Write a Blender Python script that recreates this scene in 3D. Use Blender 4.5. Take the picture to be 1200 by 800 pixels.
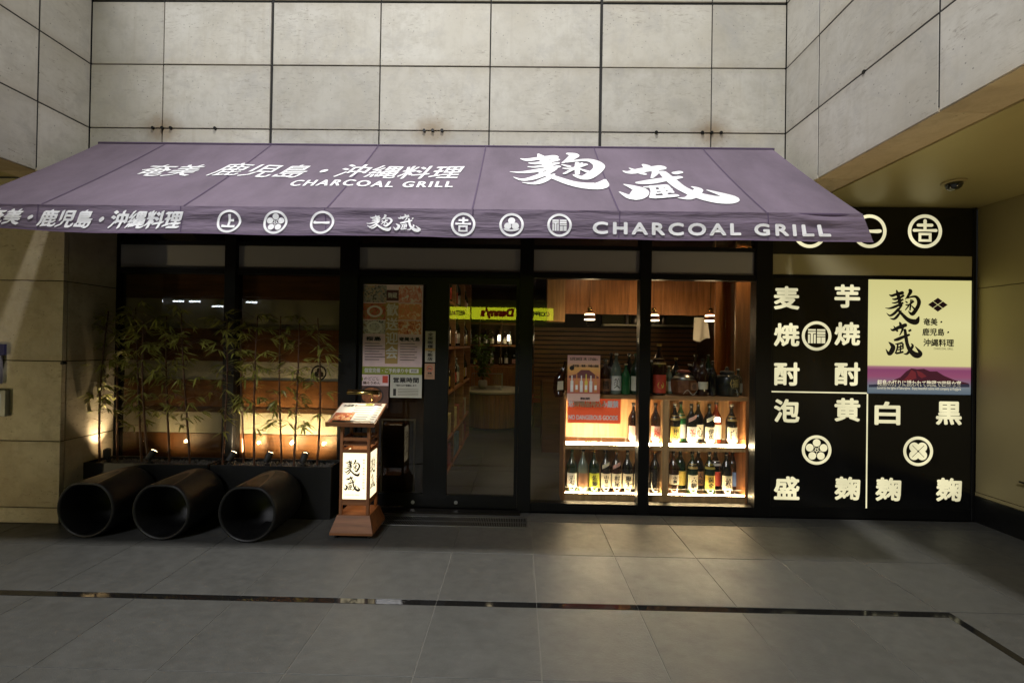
import bpy, bmesh, math, random
from math import sin, cos, pi, radians, sqrt
from mathutils import Vector, Matrix
random.seed(7)
S = bpy.context.scene
for o in list(bpy.data.objects): bpy.data.objects.remove(o)
COL = S.collection

# ------------------------------------------------------------------ camera
FPX, PITCH, YAW, ROLL, CZ = 510.23, 0.0064, -0.0137, 0.0155, 1.5508
CF = Vector((sin(YAW)*cos(PITCH), cos(YAW)*cos(PITCH), sin(PITCH)))
_r0 = Vector((cos(YAW), -sin(YAW), 0)); _u0 = _r0.cross(CF)
CR = _r0*cos(ROLL) + _u0*sin(ROLL); CU = -_r0*sin(ROLL) + _u0*cos(ROLL)
cam = bpy.data.cameras.new('camera'); cam.sensor_width = 36; cam.lens = FPX/1200*36
cam.clip_start = 0.05; cam.clip_end = 500
co = bpy.data.objects.new('camera', cam); COL.objects.link(co)
co.matrix_world = Matrix(((CR.x, CU.x, -CF.x, 0), (CR.y, CU.y, -CF.y, 0), (CR.z, CU.z, -CF.z, CZ), (0, 0, 0, 1)))
S.camera = co
def ray(px, py): return CR*((px-600)/FPX) - CU*((py-400)/FPX) + CF
def at(px, py, Y):                       # where a sight line meets the plane at depth Y
    d = ray(px, py); t = Y/d.y
    return d.x*t, CZ + d.z*t
def X_(px, py, Y): return at(px, py, Y)[0]
def Z_(px, py, Y): return at(px, py, Y)[1]

# ------------------------------------------------------------------ world (night), exposure
W = bpy.data.worlds.new('World'); S.world = W; W.use_nodes = True
nt = W.node_tree; bg = nt.nodes['Background']
sky = nt.nodes.new('ShaderNodeTexSky'); sky.sky_type = 'NISHITA'; sky.sun_disc = False
sky.sun_elevation = radians(2); sky.sun_rotation = radians(200)
hs = nt.nodes.new('ShaderNodeHueSaturation'); hs.inputs['Saturation'].default_value = 0.15
nt.links.new(sky.outputs[0], hs.inputs['Color']); nt.links.new(hs.outputs[0], bg.inputs[0])
bg.inputs[1].default_value = 0.004
S.view_settings.view_transform = 'Standard'; S.view_settings.look = 'None'
S.view_settings.exposure = 0; S.view_settings.gamma = 1
S.render.engine = 'CYCLES'
cy = S.cycles
cy.max_bounces = 8; cy.diffuse_bounces = 4; cy.glossy_bounces = 4; cy.transmission_bounces = 6
cy.transparent_max_bounces = 12; cy.use_denoising = True; cy.caustics_reflective = False; cy.caustics_refractive = False
cy.sample_clamp_indirect = 4.0
KEY_POWER, FILL_POWER = 225, 375

# ------------------------------------------------------------------ helpers
def link(o, parent=None):
    COL.objects.link(o)
    if parent is not None:
        o.parent = parent
        o.matrix_parent_inverse = PINV.get(parent.name, Matrix.Identity(4))
    return o
PINV = {}
def tag(o, label=None, cat=None, group=None, kind=None):
    if label: o['label'] = label
    if cat: o['category'] = cat
    if group: o['group'] = group
    if kind: o['kind'] = kind
    return o
def thing(name, label, cat, loc, group=None, kind=None):
    o = bpy.data.objects.new(name, None); COL.objects.link(o); o.location = loc
    o.empty_display_size = 0.1
    PINV[o.name] = Matrix.Translation(loc).inverted()
    return tag(o, label, cat, group, kind)
def mesh(name, vs, fs, mat, parent=None, smooth=False, origin=None):
    vs = [Vector(v) for v in vs]
    if origin is None:
        lo = Vector([min(v[i] for v in vs) for i in range(3)]); hi = Vector([max(v[i] for v in vs) for i in range(3)])
        origin = (lo+hi)/2
    origin = Vector(origin)
    me = bpy.data.meshes.new(name); me.from_pydata([v-origin for v in vs], [], fs)
    if isinstance(mat, (list, tuple)):
        for m in mat: me.materials.append(m)
    else: me.materials.append(mat)
    if smooth:
        for p in me.polygons: p.use_smooth = True
    me.update()
    o = bpy.data.objects.new(name, me); link(o, parent)
    o.location = origin
    if parent is not None: PINV[o.name] = (Matrix.Translation(origin)).inverted()
    return o
class MB:
    def __init__(s): s.v = []; s.f = []; s.mi = []
    def add(s, vs, fs, mi=0):
        n = len(s.v); s.v += [Vector(v) for v in vs]; s.f += [tuple(i+n for i in f) for f in fs]; s.mi += [mi]*len(fs)
    def box(s, x0, x1, y0, y1, z0, z1, mi=0):
        s.add([(x0,y0,z0),(x1,y0,z0),(x1,y1,z0),(x0,y1,z0),(x0,y0,z1),(x1,y0,z1),(x1,y1,z1),(x0,y1,z1)],
              [(0,3,2,1),(4,5,6,7),(0,1,5,4),(1,2,6,5),(2,3,7,6),(3,0,4,7)], mi)
    def tube(s, pts, rs, n=8, cap=True, mi=0):
        pts = [Vector(p) for p in pts]
        if not isinstance(rs, (list, tuple)): rs = [rs]*len(pts)
        V = []; F = []
        for i, p in enumerate(pts):
            t = (pts[min(i+1, len(pts)-1)] - pts[max(i-1, 0)]).normalized()
            a = t.cross(Vector((0,0,1)) if abs(t.z) < .9 else Vector((1,0,0))).normalized(); b = t.cross(a)
            for k in range(n):
                an = 2*pi*k/n; V.append(p + (a*cos(an)+b*sin(an))*rs[i])
        for i in range(len(pts)-1):
            for k in range(n):
                F.append((i*n+k, i*n+(k+1)%n, (i+1)*n+(k+1)%n, (i+1)*n+k))
        if cap:
            F.append(tuple(range(n))); F.append(tuple((len(pts)-1)*n+k for k in reversed(range(n))))
        s.add(V, F, mi)
    def lathe(s, prof, c, n=20, mi=0, cap=True):
        V = []; F = []
        for r, z in prof:
            for k in range(n):
                a = 2*pi*k/n; V.append((c[0]+r*cos(a), c[1]+r*sin(a), c[2]+z))
        for i in range(len(prof)-1):
            for k in range(n): F.append((i*n+k, i*n+(k+1)%n, (i+1)*n+(k+1)%n, (i+1)*n+k))
        if cap:
            F.append(tuple(reversed(range(n)))); F.append(tuple((len(prof)-1)*n+k for k in range(n)))
        s.add(V, F, mi)
    def build(s, name, mat, parent=None, smooth=False, origin=None, bevel=0):
        o = mesh(name, s.v, s.f, mat, parent, smooth, origin)
        for i, m in enumerate(s.mi): o.data.polygons[i].material_index = m
        if bevel: bev(o, bevel)
        return o
def bev(o, w, seg=1):
    bm = bmesh.new(); bm.from_mesh(o.data)
    es = [e for e in bm.edges if len(e.link_faces) == 2 and e.calc_face_angle(0) > .6]
    bmesh.ops.bevel(bm, geom=es, offset=w, segments=seg, affect='EDGES', profile=.5)
    bm.to_mesh(o.data); bm.free()
def box(name, x0, x1, y0, y1, z0, z1, mat, parent=None, bevel=0):
    m = MB(); m.box(min(x0,x1), max(x0,x1), min(y0,y1), max(y0,y1), min(z0,z1), max(z0,z1))
    return m.build(name, mat, parent, bevel=bevel)
def copy_tree(o, parent=None):
    c = o.copy(); COL.objects.link(c)
    if parent is not None: c.parent = parent
    for ch in o.children: copy_tree(ch, c)
    return c

# ------------------------------------------------------------------ materials
def mat(name, col, rough=.5, metal=0, var=0, vscale=6, bump=0, bscale=60, spec=.5, coat=0, stretch=None, emit=None, estr=0, rnd=0, trans=0, rvar=0, bdist=.003):
    m = bpy.data.materials.new(name); m.use_nodes = True; nt = m.node_tree; N = nt.nodes; L = nt.links
    b = N['Principled BSDF']
    b.inputs['Base Color'].default_value = (*col, 1); b.inputs['Roughness'].default_value = rough
    b.inputs['Metallic'].default_value = metal; b.inputs['Specular IOR Level'].default_value = spec
    b.inputs['Coat Weight'].default_value = coat; b.inputs['Transmission Weight'].default_value = trans
    if emit:
        b.inputs['Emission Color'].default_value = (*emit, 1); b.inputs['Emission Strength'].default_value = estr
    if var or bump or rnd:
        tc = N.new('ShaderNodeTexCoord'); oi = N.new('ShaderNodeObjectInfo')
        mul = N.new('ShaderNodeVectorMath'); mul.operation = 'SCALE'; mul.inputs[0].default_value = (31, 17, 23); L.new(oi.outputs['Random'], mul.inputs['Scale'])
        ad = N.new('ShaderNodeVectorMath'); ad.operation = 'ADD'; L.new(tc.outputs['Object'], ad.inputs[0]); L.new(mul.outputs[0], ad.inputs[1])
        mp = N.new('ShaderNodeMapping'); mp.inputs['Scale'].default_value = stretch or (1,1,1); L.new(ad.outputs[0], mp.inputs[0])
        if var or rnd:
            nz = N.new('ShaderNodeTexNoise'); nz.inputs['Scale'].default_value = vscale; nz.inputs['Detail'].default_value = 6; nz.inputs['Roughness'].default_value = .6
            L.new(mp.outputs[0], nz.inputs[0])
            mr = N.new('ShaderNodeMapRange'); mr.inputs[1].default_value = .3; mr.inputs[2].default_value = .7
            mr.inputs[3].default_value = 1-var; mr.inputs[4].default_value = 1+var; L.new(nz.outputs[0], mr.inputs[0])
            mr2 = N.new('ShaderNodeMapRange'); mr2.inputs[3].default_value = 1-rnd; mr2.inputs[4].default_value = 1+rnd; L.new(oi.outputs['Random'], mr2.inputs[0])
            pr = N.new('ShaderNodeMath'); pr.operation = 'MULTIPLY'; L.new(mr.outputs[0], pr.inputs[0]); L.new(mr2.outputs[0], pr.inputs[1])
            vm = N.new('ShaderNodeVectorMath'); vm.operation = 'SCALE'; vm.inputs[0].default_value = col; L.new(pr.outputs[0], vm.inputs['Scale'])
            L.new(vm.outputs[0], b.inputs['Base Color'])
        if rvar:
            nr = N.new('ShaderNodeTexNoise'); nr.inputs['Scale'].default_value = 5; nr.inputs['Detail'].default_value = 8; nr.inputs['Roughness'].default_value = .7; L.new(tc.outputs['Object'], nr.inputs[0]) if 0 else L.new(ad.outputs[0], nr.inputs[0])
            rr = N.new('ShaderNodeMapRange'); rr.inputs[1].default_value = .35; rr.inputs[2].default_value = .65; rr.inputs[3].default_value = rough-rvar; rr.inputs[4].default_value = rough+rvar; L.new(nr.outputs[0], rr.inputs[0]); L.new(rr.outputs[0], b.inputs['Roughness'])
        if bump:
            nb = N.new('ShaderNodeTexNoise'); nb.inputs['Scale'].default_value = bscale; nb.inputs['Detail'].default_value = 5; L.new(mp.outputs[0], nb.inputs[0])
            bp = N.new('ShaderNodeBump'); bp.inputs['Strength'].default_value = bump; bp.inputs['Distance'].default_value = bdist
            L.new(nb.outputs[0], bp.inputs['Height']); L.new(bp.outputs[0], b.inputs['Normal'])
    return m
def emis(name, col, s=1.0):
    m = bpy.data.materials.new(name); m.use_nodes = True; nt = m.node_tree
    nt.nodes.remove(nt.nodes['Principled BSDF']); e = nt.nodes.new('ShaderNodeEmission')
    e.inputs[0].default_value = (*col, 1); e.inputs[1].default_value = s
    nt.links.new(e.outputs[0], nt.nodes['Material Output'].inputs[0]); return m
def stone_mat(name, base, warm, stains=(), dark=.55):
    m = bpy.data.materials.new(name); m.use_nodes = True; nt = m.node_tree; N = nt.nodes; L = nt.links
    b = N['Principled BSDF']; b.inputs['Roughness'].default_value = .62
    tc = N.new('ShaderNodeTexCoord'); oi = N.new('ShaderNodeObjectInfo')
    mul = N.new('ShaderNodeVectorMath'); mul.operation = 'SCALE'; mul.inputs[0].default_value = (37, 19, 53); L.new(oi.outputs['Random'], mul.inputs['Scale'])
    ad = N.new('ShaderNodeVectorMath'); ad.operation = 'ADD'; L.new(tc.outputs['Object'], ad.inputs[0]); L.new(mul.outputs[0], ad.inputs[1])
    def noise(sc, det, ro, vec=None, dist=0):
        n = N.new('ShaderNodeTexNoise'); n.inputs['Scale'].default_value = sc; n.inputs['Detail'].default_value = det
        n.inputs['Roughness'].default_value = ro; n.inputs['Distortion'].default_value = dist; L.new(vec or ad.outputs[0], n.inputs[0]); return n.outputs[0]
    def ramp(v, p0, p1, c0=(0,0,0,1), c1=(1,1,1,1)):
        r = N.new('ShaderNodeValToRGB'); r.color_ramp.elements[0].position = p0; r.color_ramp.elements[1].position = p1
        r.color_ramp.elements[0].color = c0; r.color_ramp.elements[1].color = c1; L.new(v, r.inputs[0]); return r.outputs[0]
    def mix(f, a, c, mode='MIX'):
        x = N.new('ShaderNodeMix'); x.data_type = 'RGBA'; x.blend_type = mode
        if isinstance(f, float): x.inputs[0].default_value = f
        else: L.new(f, x.inputs[0])
        for i, q in ((6, a), (7, c)):
            if isinstance(q, tuple): x.inputs[i].default_value = (*q, 1)
            else: L.new(q, x.inputs[i])
        return x.outputs[2]
    c = mix(ramp(noise(1.6, 5, .6), .38, .66), base, warm)
    c = mix(ramp(noise(3.4, 8, .7, dist=.8), .50, .72), c, tuple(q*k for q, k in zip(base, (.76, .76, .78))))
    c = mix(ramp(noise(9, 7, .7, dist=.3), .46, .8), c, tuple(q*.86 for q in warm))
    # short diagonal veins and pits
    mp = N.new('ShaderNodeMapping'); mp.inputs['Rotation'].default_value = (.6, .5, .6); mp.inputs['Scale'].default_value = (9, 9, 34); L.new(ad.outputs[0], mp.inputs[0])
    pit = noise(1.7, 7, .72, mp.outputs[0], .4); msk = ramp(noise(2.3, 3, .5), .42, .60)
    pm = N.new('ShaderNodeMath'); pm.operation = 'MULTIPLY'; L.new(ramp(pit, .555, .66), pm.inputs[0]); L.new(msk, pm.inputs[1])
    pk = N.new('ShaderNodeMath'); pk.operation = 'MULTIPLY'; pk.inputs[1].default_value = .75; L.new(pm.outputs[0], pk.inputs[0])
    c = mix(pk.outputs[0], c, tuple(q*dark for q in (base[0]*.9, base[1]*.82, base[2]*.75)))
    sp = N.new('ShaderNodeTexVoronoi'); sp.inputs['Scale'].default_value = 26; sp.inputs['Randomness'].default_value = 1; L.new(ad.outputs[0], sp.inputs[0])
    spm = ramp(sp.outputs['Distance'], .06, .15, (1,1,1,1), (0,0,0,1)); sel = ramp(noise(5, 2, .5), .49, .54)
    sm = N.new('ShaderNodeMath'); sm.operation = 'MULTIPLY'; L.new(spm, sm.inputs[0]); L.new(sel, sm.inputs[1])
    c = mix(sm.outputs[0], c, tuple(q*.35 for q in base))
    geo = N.new('ShaderNodeNewGeometry')
    for (x, y, z, r) in stains:
        d = N.new('ShaderNodeVectorMath'); d.operation = 'SUBTRACT'; L.new(geo.outputs['Position'], d.inputs[0]); d.inputs[1].default_value = (x, y, z)
        s2 = N.new('ShaderNodeVectorMath'); s2.operation = 'MULTIPLY'; s2.inputs[1].default_value = (1, 1, 1.35); L.new(d.outputs[0], s2.inputs[0])
        ln = N.new('ShaderNodeVectorMath'); ln.operation = 'LENGTH'; L.new(s2.outputs[0], ln.inputs[0])
        nn = N.new('ShaderNodeMath'); nn.operation = 'MULTIPLY_ADD'; L.new(noise(14, 4, .6, geo.outputs['Position']), nn.inputs[0]); nn.inputs[1].default_value = r*.9; L.new(ln.outputs['Value'], nn.inputs[2])
        fr = N.new('ShaderNodeMapRange'); fr.inputs[1].default_value = r*.55; fr.inputs[2].default_value = r*1.7; fr.inputs[3].default_value = .8; fr.inputs[4].default_value = 0; L.new(nn.outputs[0], fr.inputs[0])
        c = mix(fr.outputs[0], c, (.26, .17, .08))
    # grime gathered along panel edges
    bv = N.new('ShaderNodeSeparateXYZ'); L.new(tc.outputs['Generated'], bv.inputs[0])
    ez = N.new('ShaderNodeMath'); ez.operation = 'PINGPONG'; ez.inputs[1].default_value = .5; L.new(bv.outputs['Z'], ez.inputs[0])
    ea = N.new('ShaderNodeMath'); ea.operation = 'MULTIPLY_ADD'; L.new(noise(6, 6, .65), ea.inputs[0]); ea.inputs[1].default_value = .22; L.new(ez.outputs[0], ea.inputs[2])
    er = N.new('ShaderNodeMapRange'); er.inputs[1].default_value = .10; er.inputs[2].default_value = .24; er.inputs[3].default_value = .30; er.inputs[4].default_value = 0; L.new(ea.outputs[0], er.inputs[0])
    c = mix(er.outputs[0], c, (base[0]*.60, base[1]*.53, base[2]*.43))
    # long thin run-off streaks
    ms_ = N.new('ShaderNodeMapping'); ms_.inputs['Scale'].default_value = (16, 16, .9); L.new(ad.outputs[0], ms_.inputs[0])
    c = mix(ramp(noise(1.0, 4, .6, ms_.outputs[0]), .56, .80, (0,0,0,1), (.30,.30,.30,1)), c, (base[0]*.62, base[1]*.56, base[2]*.47))
    mr = N.new('ShaderNodeMapRange'); mr.inputs[3].default_value = .86; mr.inputs[4].default_value = 1.05; L.new(oi.outputs['Random'], mr.inputs[0])
    vm = N.new('ShaderNodeVectorMath'); vm.operation = 'SCALE'; L.new(c, vm.inputs[0]); L.new(mr.outputs[0], vm.inputs['Scale'])
    L.new(vm.outputs[0], b.inputs['Base Color'])
    bp = N.new('ShaderNodeBump'); bp.inputs['Strength'].default_value = .35; bp.inputs['Distance'].default_value = .002; L.new(pit, bp.inputs['Height']); L.new(bp.outputs[0], b.inputs['Normal'])
    return m
def glass_mat(name, tint=(1,1,1), refl=1.0, rough=0.0):
    m = bpy.data.materials.new(name); m.use_nodes = True; nt = m.node_tree; N = nt.nodes; L = nt.links
    N.remove(N['Principled BSDF'])
    geo = N.new('ShaderNodeNewGeometry'); ior = N.new('ShaderNodeMapRange'); ior.inputs[3].default_value = 1.5; ior.inputs[4].default_value = 1/1.5
    L.new(geo.outputs['Backfacing'], ior.inputs[0]); fr = N.new('ShaderNodeFresnel'); L.new(ior.outputs[0], fr.inputs['IOR'])
    k = N.new('ShaderNodeMath'); k.operation = 'MULTIPLY'; k.inputs[1].default_value = refl; k.use_clamp = True; L.new(fr.outputs[0], k.inputs[0])
    t = N.new('ShaderNodeBsdfTransparent'); t.inputs[0].default_value = (*tint, 1)
    g = N.new('ShaderNodeBsdfGlossy'); g.inputs['Roughness'].default_value = rough
    mx = N.new('ShaderNodeMixShader'); L.new(k.outputs[0], mx.inputs[0]); L.new(t.outputs[0], mx.inputs[1]); L.new(g.outputs[0], mx.inputs[2])
    L.new(mx.outputs[0], N['Material Output'].inputs[0]); return m
def wood_mat(name, col, rough=.4, scale=1.0, axis='z', contrast=.35):
    st = {'z': (14, 14, 1.1), 'x': (1.1, 14, 14), 'y': (14, 1.1, 14)}[axis]
    return mat(name, col, rough, var=contrast, vscale=2.2*scale, stretch=st, bump=.15, bscale=6, rnd=.12)

M = {}
bolts_px = [(190, 150), (507, 153), (834, 155)]
M['stone'] = stone_mat('pale stone', (.60, .585, .535), (.52, .495, .43),
                       [(X_(x, y, 3.85), 3.85, Z_(x, y, 3.85), .17) for x, y in bolts_px])
M['stone_warm'] = stone_mat('buff stone', (.60, .54, .42), (.44, .36, .25), dark=.4)
M['soffit_stone'] = stone_mat('brown soffit stone', (.60, .50, .35), (.48, .38, .25))
M['joint'] = mat('joint shadow gap', (.02, .02, .02), .9)
M['fabric'] = mat('purple awning canvas', (.140, .109, .154), .85, var=.22, vscale=1.7, bump=.55, bscale=4.5, bdist=.02, stretch=(1.6, .8, .8), rnd=.04)
M['seam'] = mat('purple seam tape', (.075, .05, .10), .85)
M['white_print'] = mat('white print', (.82, .83, .88), .6)
M['black_metal'] = mat('black aluminium', (.005, .005, .005), .42, .0, spec=.22)
M['dark_metal'] = mat('dark bronze metal', (.03, .026, .022), .35, .8)
M['steel'] = mat('brushed steel', (.45, .45, .44), .3, 1)
M['slate'] = mat('grey slate tile', (.066, .067, .064), .44, var=.14, vscale=13, bump=.6, bscale=140, rnd=.07, stretch=(1, 1.6, 1), rvar=.10)
M['slate_in'] = mat('inside grey tile', (.060, .058, .053), .4, var=.14, vscale=4, rnd=.06)
M['grout'] = mat('pale grout', (.13, .128, .118), .9)
M['strip'] = mat('polished black granite', (.008, .008, .008), .06, spec=.6)
M['ceiling'] = mat('satin gold ceiling panel', (.40, .34, .16), .38, .25, var=.04, vscale=1.5)
M['wallpanel'] = mat('ochre wall panel', (.33, .27, .13), .55, var=.05, vscale=2)
M['skirt'] = mat('black skirting', (.008, .008, .008), .3)
M['frost'] = mat('grey frosted film', (.42, .40, .37), .55)
M['frost_tan'] = mat('tan frosted film', (.42, .37, .22), .45)
M['glass'] = glass_mat('window glass', (.93, .94, .93))
M['glass_dark'] = glass_mat('tinted glass', (.62, .60, .56))
M['wood'] = wood_mat('warm oak', (.36, .155, .055))
M['wood_x'] = wood_mat('warm oak board', (.36, .19, .08), axis='x')
M['wood_light'] = wood_mat('light oak', (.55, .33, .15))
M['wood_dark'] = wood_mat('dark brown wood', (.09, .045, .02), axis='x')
M['wood_red'] = wood_mat('reddish stained wood', (.26, .105, .042), .42)
M['wood_red_x'] = wood_mat('reddish stained board', (.26, .105, .042), .42, axis='x')
M['paperwall'] = mat('cream paper panel', (.62, .61, .54), .7, var=.06)
M['black'] = mat('matt black', (.012, .012, .012), .6)
M['sign_black'] = mat('black acrylic', (.006, .006, .006), .18)
M['lit_char'] = emis('lit cream lettering', (.88, .81, .50), 1.0)
_n = M['lit_char'].node_tree; _t = _n.nodes.new('ShaderNodeTexNoise'); _t.inputs['Scale'].default_value = 3.0; _g = _n.nodes.new('ShaderNodeNewGeometry'); _n.links.new(_g.outputs['Position'], _t.inputs[0])
_m = _n.nodes.new('ShaderNodeMapRange'); _m.inputs[1].default_value = .3; _m.inputs[2].default_value = .7; _m.inputs[3].default_value = .72; _m.inputs[4].default_value = 1.12; _n.links.new(_t.outputs[0], _m.inputs[0]); _n.links.new(_m.outputs[0], _n.nodes['Emission'].inputs[1])
M['lit_panel'] = None
M['ink'] = mat('black ink', (.012, .010, .010), .6)
M['ink_purple'] = mat('dark purple ink', (.05, .015, .06), .6)
M['paper'] = mat('white paper', (.72, .70, .66), .6)
M['pebble'] = mat('grey pebble', (.10, .09, .075), .6, var=.3, vscale=9, rnd=.3)
M['culm'] = mat('dark bamboo culm', (.075, .032, .018), .4, var=.3, vscale=20)
M['leaf'] = mat('bamboo leaf', (.23, .225, .04), .45, var=.35, vscale=7)
M['iron'] = mat('black cast stool', (.0032, .0032, .0036), .52, .0, var=.3, bump=.3, bscale=70, coat=0, rvar=.08)
M['seatpad'] = mat('dark brown seat top', (.085, .055, .034), .42, var=.2, vscale=8)
M['planter'] = mat('black planter', (.004, .004, .004), .45, bump=.1)
M['brass'] = mat('brass', (.60, .42, .16), .25, 1)
M['led'] = emis('led strip', (1, .78, .46), 170)
M['led_low'] = emis('low led strip', (1, .72, .38), 140)
M['bulb'] = emis('warm bulb', (1, .72, .38), 30)
M['bulb_small'] = emis('small warm lamp', (1, .8, .5), 9)
M['cool_tube'] = emis('cool fluorescent tube', (.8, .9, 1), 24)

# ------------------------------------------------------------------ 2-D print engine
_txt = {}
def text2d(s, spacing=1.0):
    k = (s, spacing)
    if k not in _txt:
        c = bpy.data.curves.new('t', 'FONT'); c.body = s; c.size = 1; c.resolution_u = 4 if s[0] < '~' else 2; c.space_character = spacing
        o = bpy.data.objects.new('t', c); COL.objects.link(o); bpy.context.view_layer.update()
        me = o.evaluated_get(bpy.context.evaluated_depsgraph_get()).to_mesh()
        v = [(q.co.x, q.co.y) for q in me.vertices]; f = [tuple(p.vertices) for p in me.polygons]
        bpy.data.objects.remove(o); bpy.data.curves.remove(c); _txt[k] = (v, f)
    return _txt[k]
class Print:
    """flat shapes in (u,v), stacked in very thin layers, several inks"""
    def __init__(s): s.v = []; s.f = []; s.mi = []; s.lay = 0
    def add(s, vs, fs, mi=0):
        n = len(s.v); s.v += [(u, v, s.lay) for u, v in vs]; s.f += [tuple(i+n for i in f) for f in fs]; s.mi += [mi]*len(fs); s.lay += 1
    def rect(s, x0, y0, x1, y1, mi=0): s.add([(x0,y0),(x1,y0),(x1,y1),(x0,y1)], [(0,1,2,3)], mi)
    def disc(s, cx, cy, r, mi=0, n=28, ry=None): s.add([(cx+r*cos(2*pi*k/n), cy+(ry or r)*sin(2*pi*k/n)) for k in range(n)], [tuple(range(n))], mi)
    def ring(s, cx, cy, r0, r1, mi=0, n=40):
        s.add([(cx+r*cos(2*pi*k/n), cy+r*sin(2*pi*k/n)) for r in (r0, r1) for k in range(n)], [(k, n+k, n+(k+1)%n, (k+1)%n) for k in range(n)], mi)
    def poly(s, pts, mi=0): s.add(pts, [tuple(range(len(pts)))], mi)
    def text(s, t, cx, cy, w=None, h=None, bold=0, nib=0, shear=0, mi=0, left=False, spacing=1.0):
        v, f = text2d(t, spacing)
        x0 = min(a for a, b in v); x1 = max(a for a, b in v); y0 = min(b for a, b in v); y1 = max(b for a, b in v)
        sx = w/(x1-x0) if w else None; sy = h/(y1-y0) if h else None
        sx = sx or sy; sy = sy or sx
        offs = [(0, 0)]
        if bold: offs = [(bold*cos(a), bold*sin(a)) for a in [k*pi/4 for k in range(8)]]
        if nib: offs = [(-nib, -nib*.75), (-nib*.33, -nib*.25), (nib*.33, nib*.25), (nib, nib*.75)]
        for ox, oy in offs:
            s.add([((a-(x0 if left else (x0+x1)/2))*sx + cx + ox + shear*(b-(y0+y1)/2)*sy, (b-(y0+y1)/2)*sy+cy+oy) for a, b in v], f, mi)
    def stroke(s, pts, mi=0):
        P = []; n = len(pts)
        for i in range(n-1):
            a, b, c, d = pts[max(i-1, 0)], pts[i], pts[i+1], pts[min(i+2, n-1)]
            for k in range(5):
                t = k/5; P.append([.5*((2*b[j]) + (-a[j]+c[j])*t + (2*a[j]-5*b[j]+4*c[j]-d[j])*t*t + (-a[j]+3*b[j]-3*c[j]+d[j])*t**3) for j in range(3)])
        P.append(list(pts[-1])); L = []; R = []
        for i, p in enumerate(P):
            q0 = P[max(i-1, 0)]; q1 = P[min(i+1, len(P)-1)]; dx = q1[0]-q0[0]; dy = q1[1]-q0[1]; l = math.hypot(dx, dy) or 1
            w = max(p[2], .004)/2; L.append((p[0]-dy/l*w, p[1]+dx/l*w)); R.append((p[0]+dy/l*w, p[1]-dx/l*w))
        m = len(P); s.add(L+R, [(i, i+1, m+i+1, m+i) for i in range(m-1)], mi)
        for e in (P[0], P[-1]):
            if e[2] > .02: s.disc(e[0], e[1], e[2]/2, mi, 10)
    def build(s, name, f, mats, parent=None, step=.00012):
        o = mesh(name, [f(u, v, .0004 + l*step) for u, v, l in s.v], s.f, mats, parent)
        for i, m in enumerate(s.mi): o.data.polygons[i].material_index = m
        return o
def facing(Y, ox=0, oz=0, k=1):          # print lying on a wall that faces the street
    return lambda u, v, l: Vector((ox+u*k, Y-l, oz+v*k))
KOJI = [[(95,103,4),(125,114,20),(170,100,22),(235,84,30)], [(172,54,8),(186,92,26),(204,150,28),(212,212,26)],
 [(128,147,6),(160,150,18),(210,132,20),(247,112,18)], [(125,187,6),(160,187,14),(205,170,18),(247,148,14)],
 [(55,240,3),(100,244,13),(160,226,22),(247,184,16)], [(238,206,8),(195,252,22),(145,300,22),(104,318,15),(70,292,3)],
 [(226,262,8),(188,318,22),(150,352,18),(104,345,4)], [(178,246,16),(232,300,24),(288,352,32),(340,376,42),(388,374,44),(413,322,8)],
 [(300,50,16),(322,66,30),(300,108,22),(265,150,5)], [(285,138,10),(345,120,16),(385,126,24),(410,168,32),(402,215,30),(372,265,32),(342,298,30),(312,284,14),(300,266,5)],
 [(268,204,8),(302,206,14),(358,166,14)], [(327,148,12),(322,200,15),(316,264,12)], [(266,168,8),(290,186,14)], [(345,152,8),(338,176,8)],
 [(304,214,12),(266,260,9)], [(332,214,8),(362,246,16)]]
KURA = [[(116,450,4),(140,464,20),(200,436,28),(266,412,30)], [(204,380,6),(216,402,22),(222,440,18)], [(146,420,4),(168,452,18),(190,478,14)],
 [(240,420,14),(236,460,18),(208,518,6)], [(150,566,14),(190,556,26),(240,534,24),(312,506,16)], [(262,462,22),(274,540,28),(288,610,28),(318,668,34),(362,708,44),(402,714,44),(420,690,30),(368,626,5)],
 [(326,596,6),(342,622,20),(312,668,22),(284,702,18),(250,702,4)], [(306,468,18),(326,458,16)], [(95,584,4),(120,606,22),(142,636,36),(126,682,38),(100,704,26),(68,656,4)],
 [(164,606,8),(200,600,14),(240,590,16)], [(190,600,14),(184,650,14),(164,702,10)], [(240,596,16),(244,652,12)], [(192,640,10),(246,622,12)], [(188,664,10),(246,648,10)], [(172,700,16),(212,692,16),(248,682,16)], [(218,612,12),(216,690,12)]]
def brush(P, strokes, x0, y0, x1, y1, bx, mi=0, fat=1.0):
    """fit the strokes (box bx in source units) into x0..x1, y0..y1"""
    a, b, c, d = bx; sx = (x1-x0)/(c-a); sy = (y1-y0)/(d-b); sw = (abs(sx)+abs(sy))/2*fat
    for st in strokes: P.stroke([(x0+(x-a)*sx, y1-(y-b)*sy, w*sw) for x, y, w in st], mi)
BK = (55, 45, 425, 400); BU = (68, 380, 425, 745)
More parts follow.
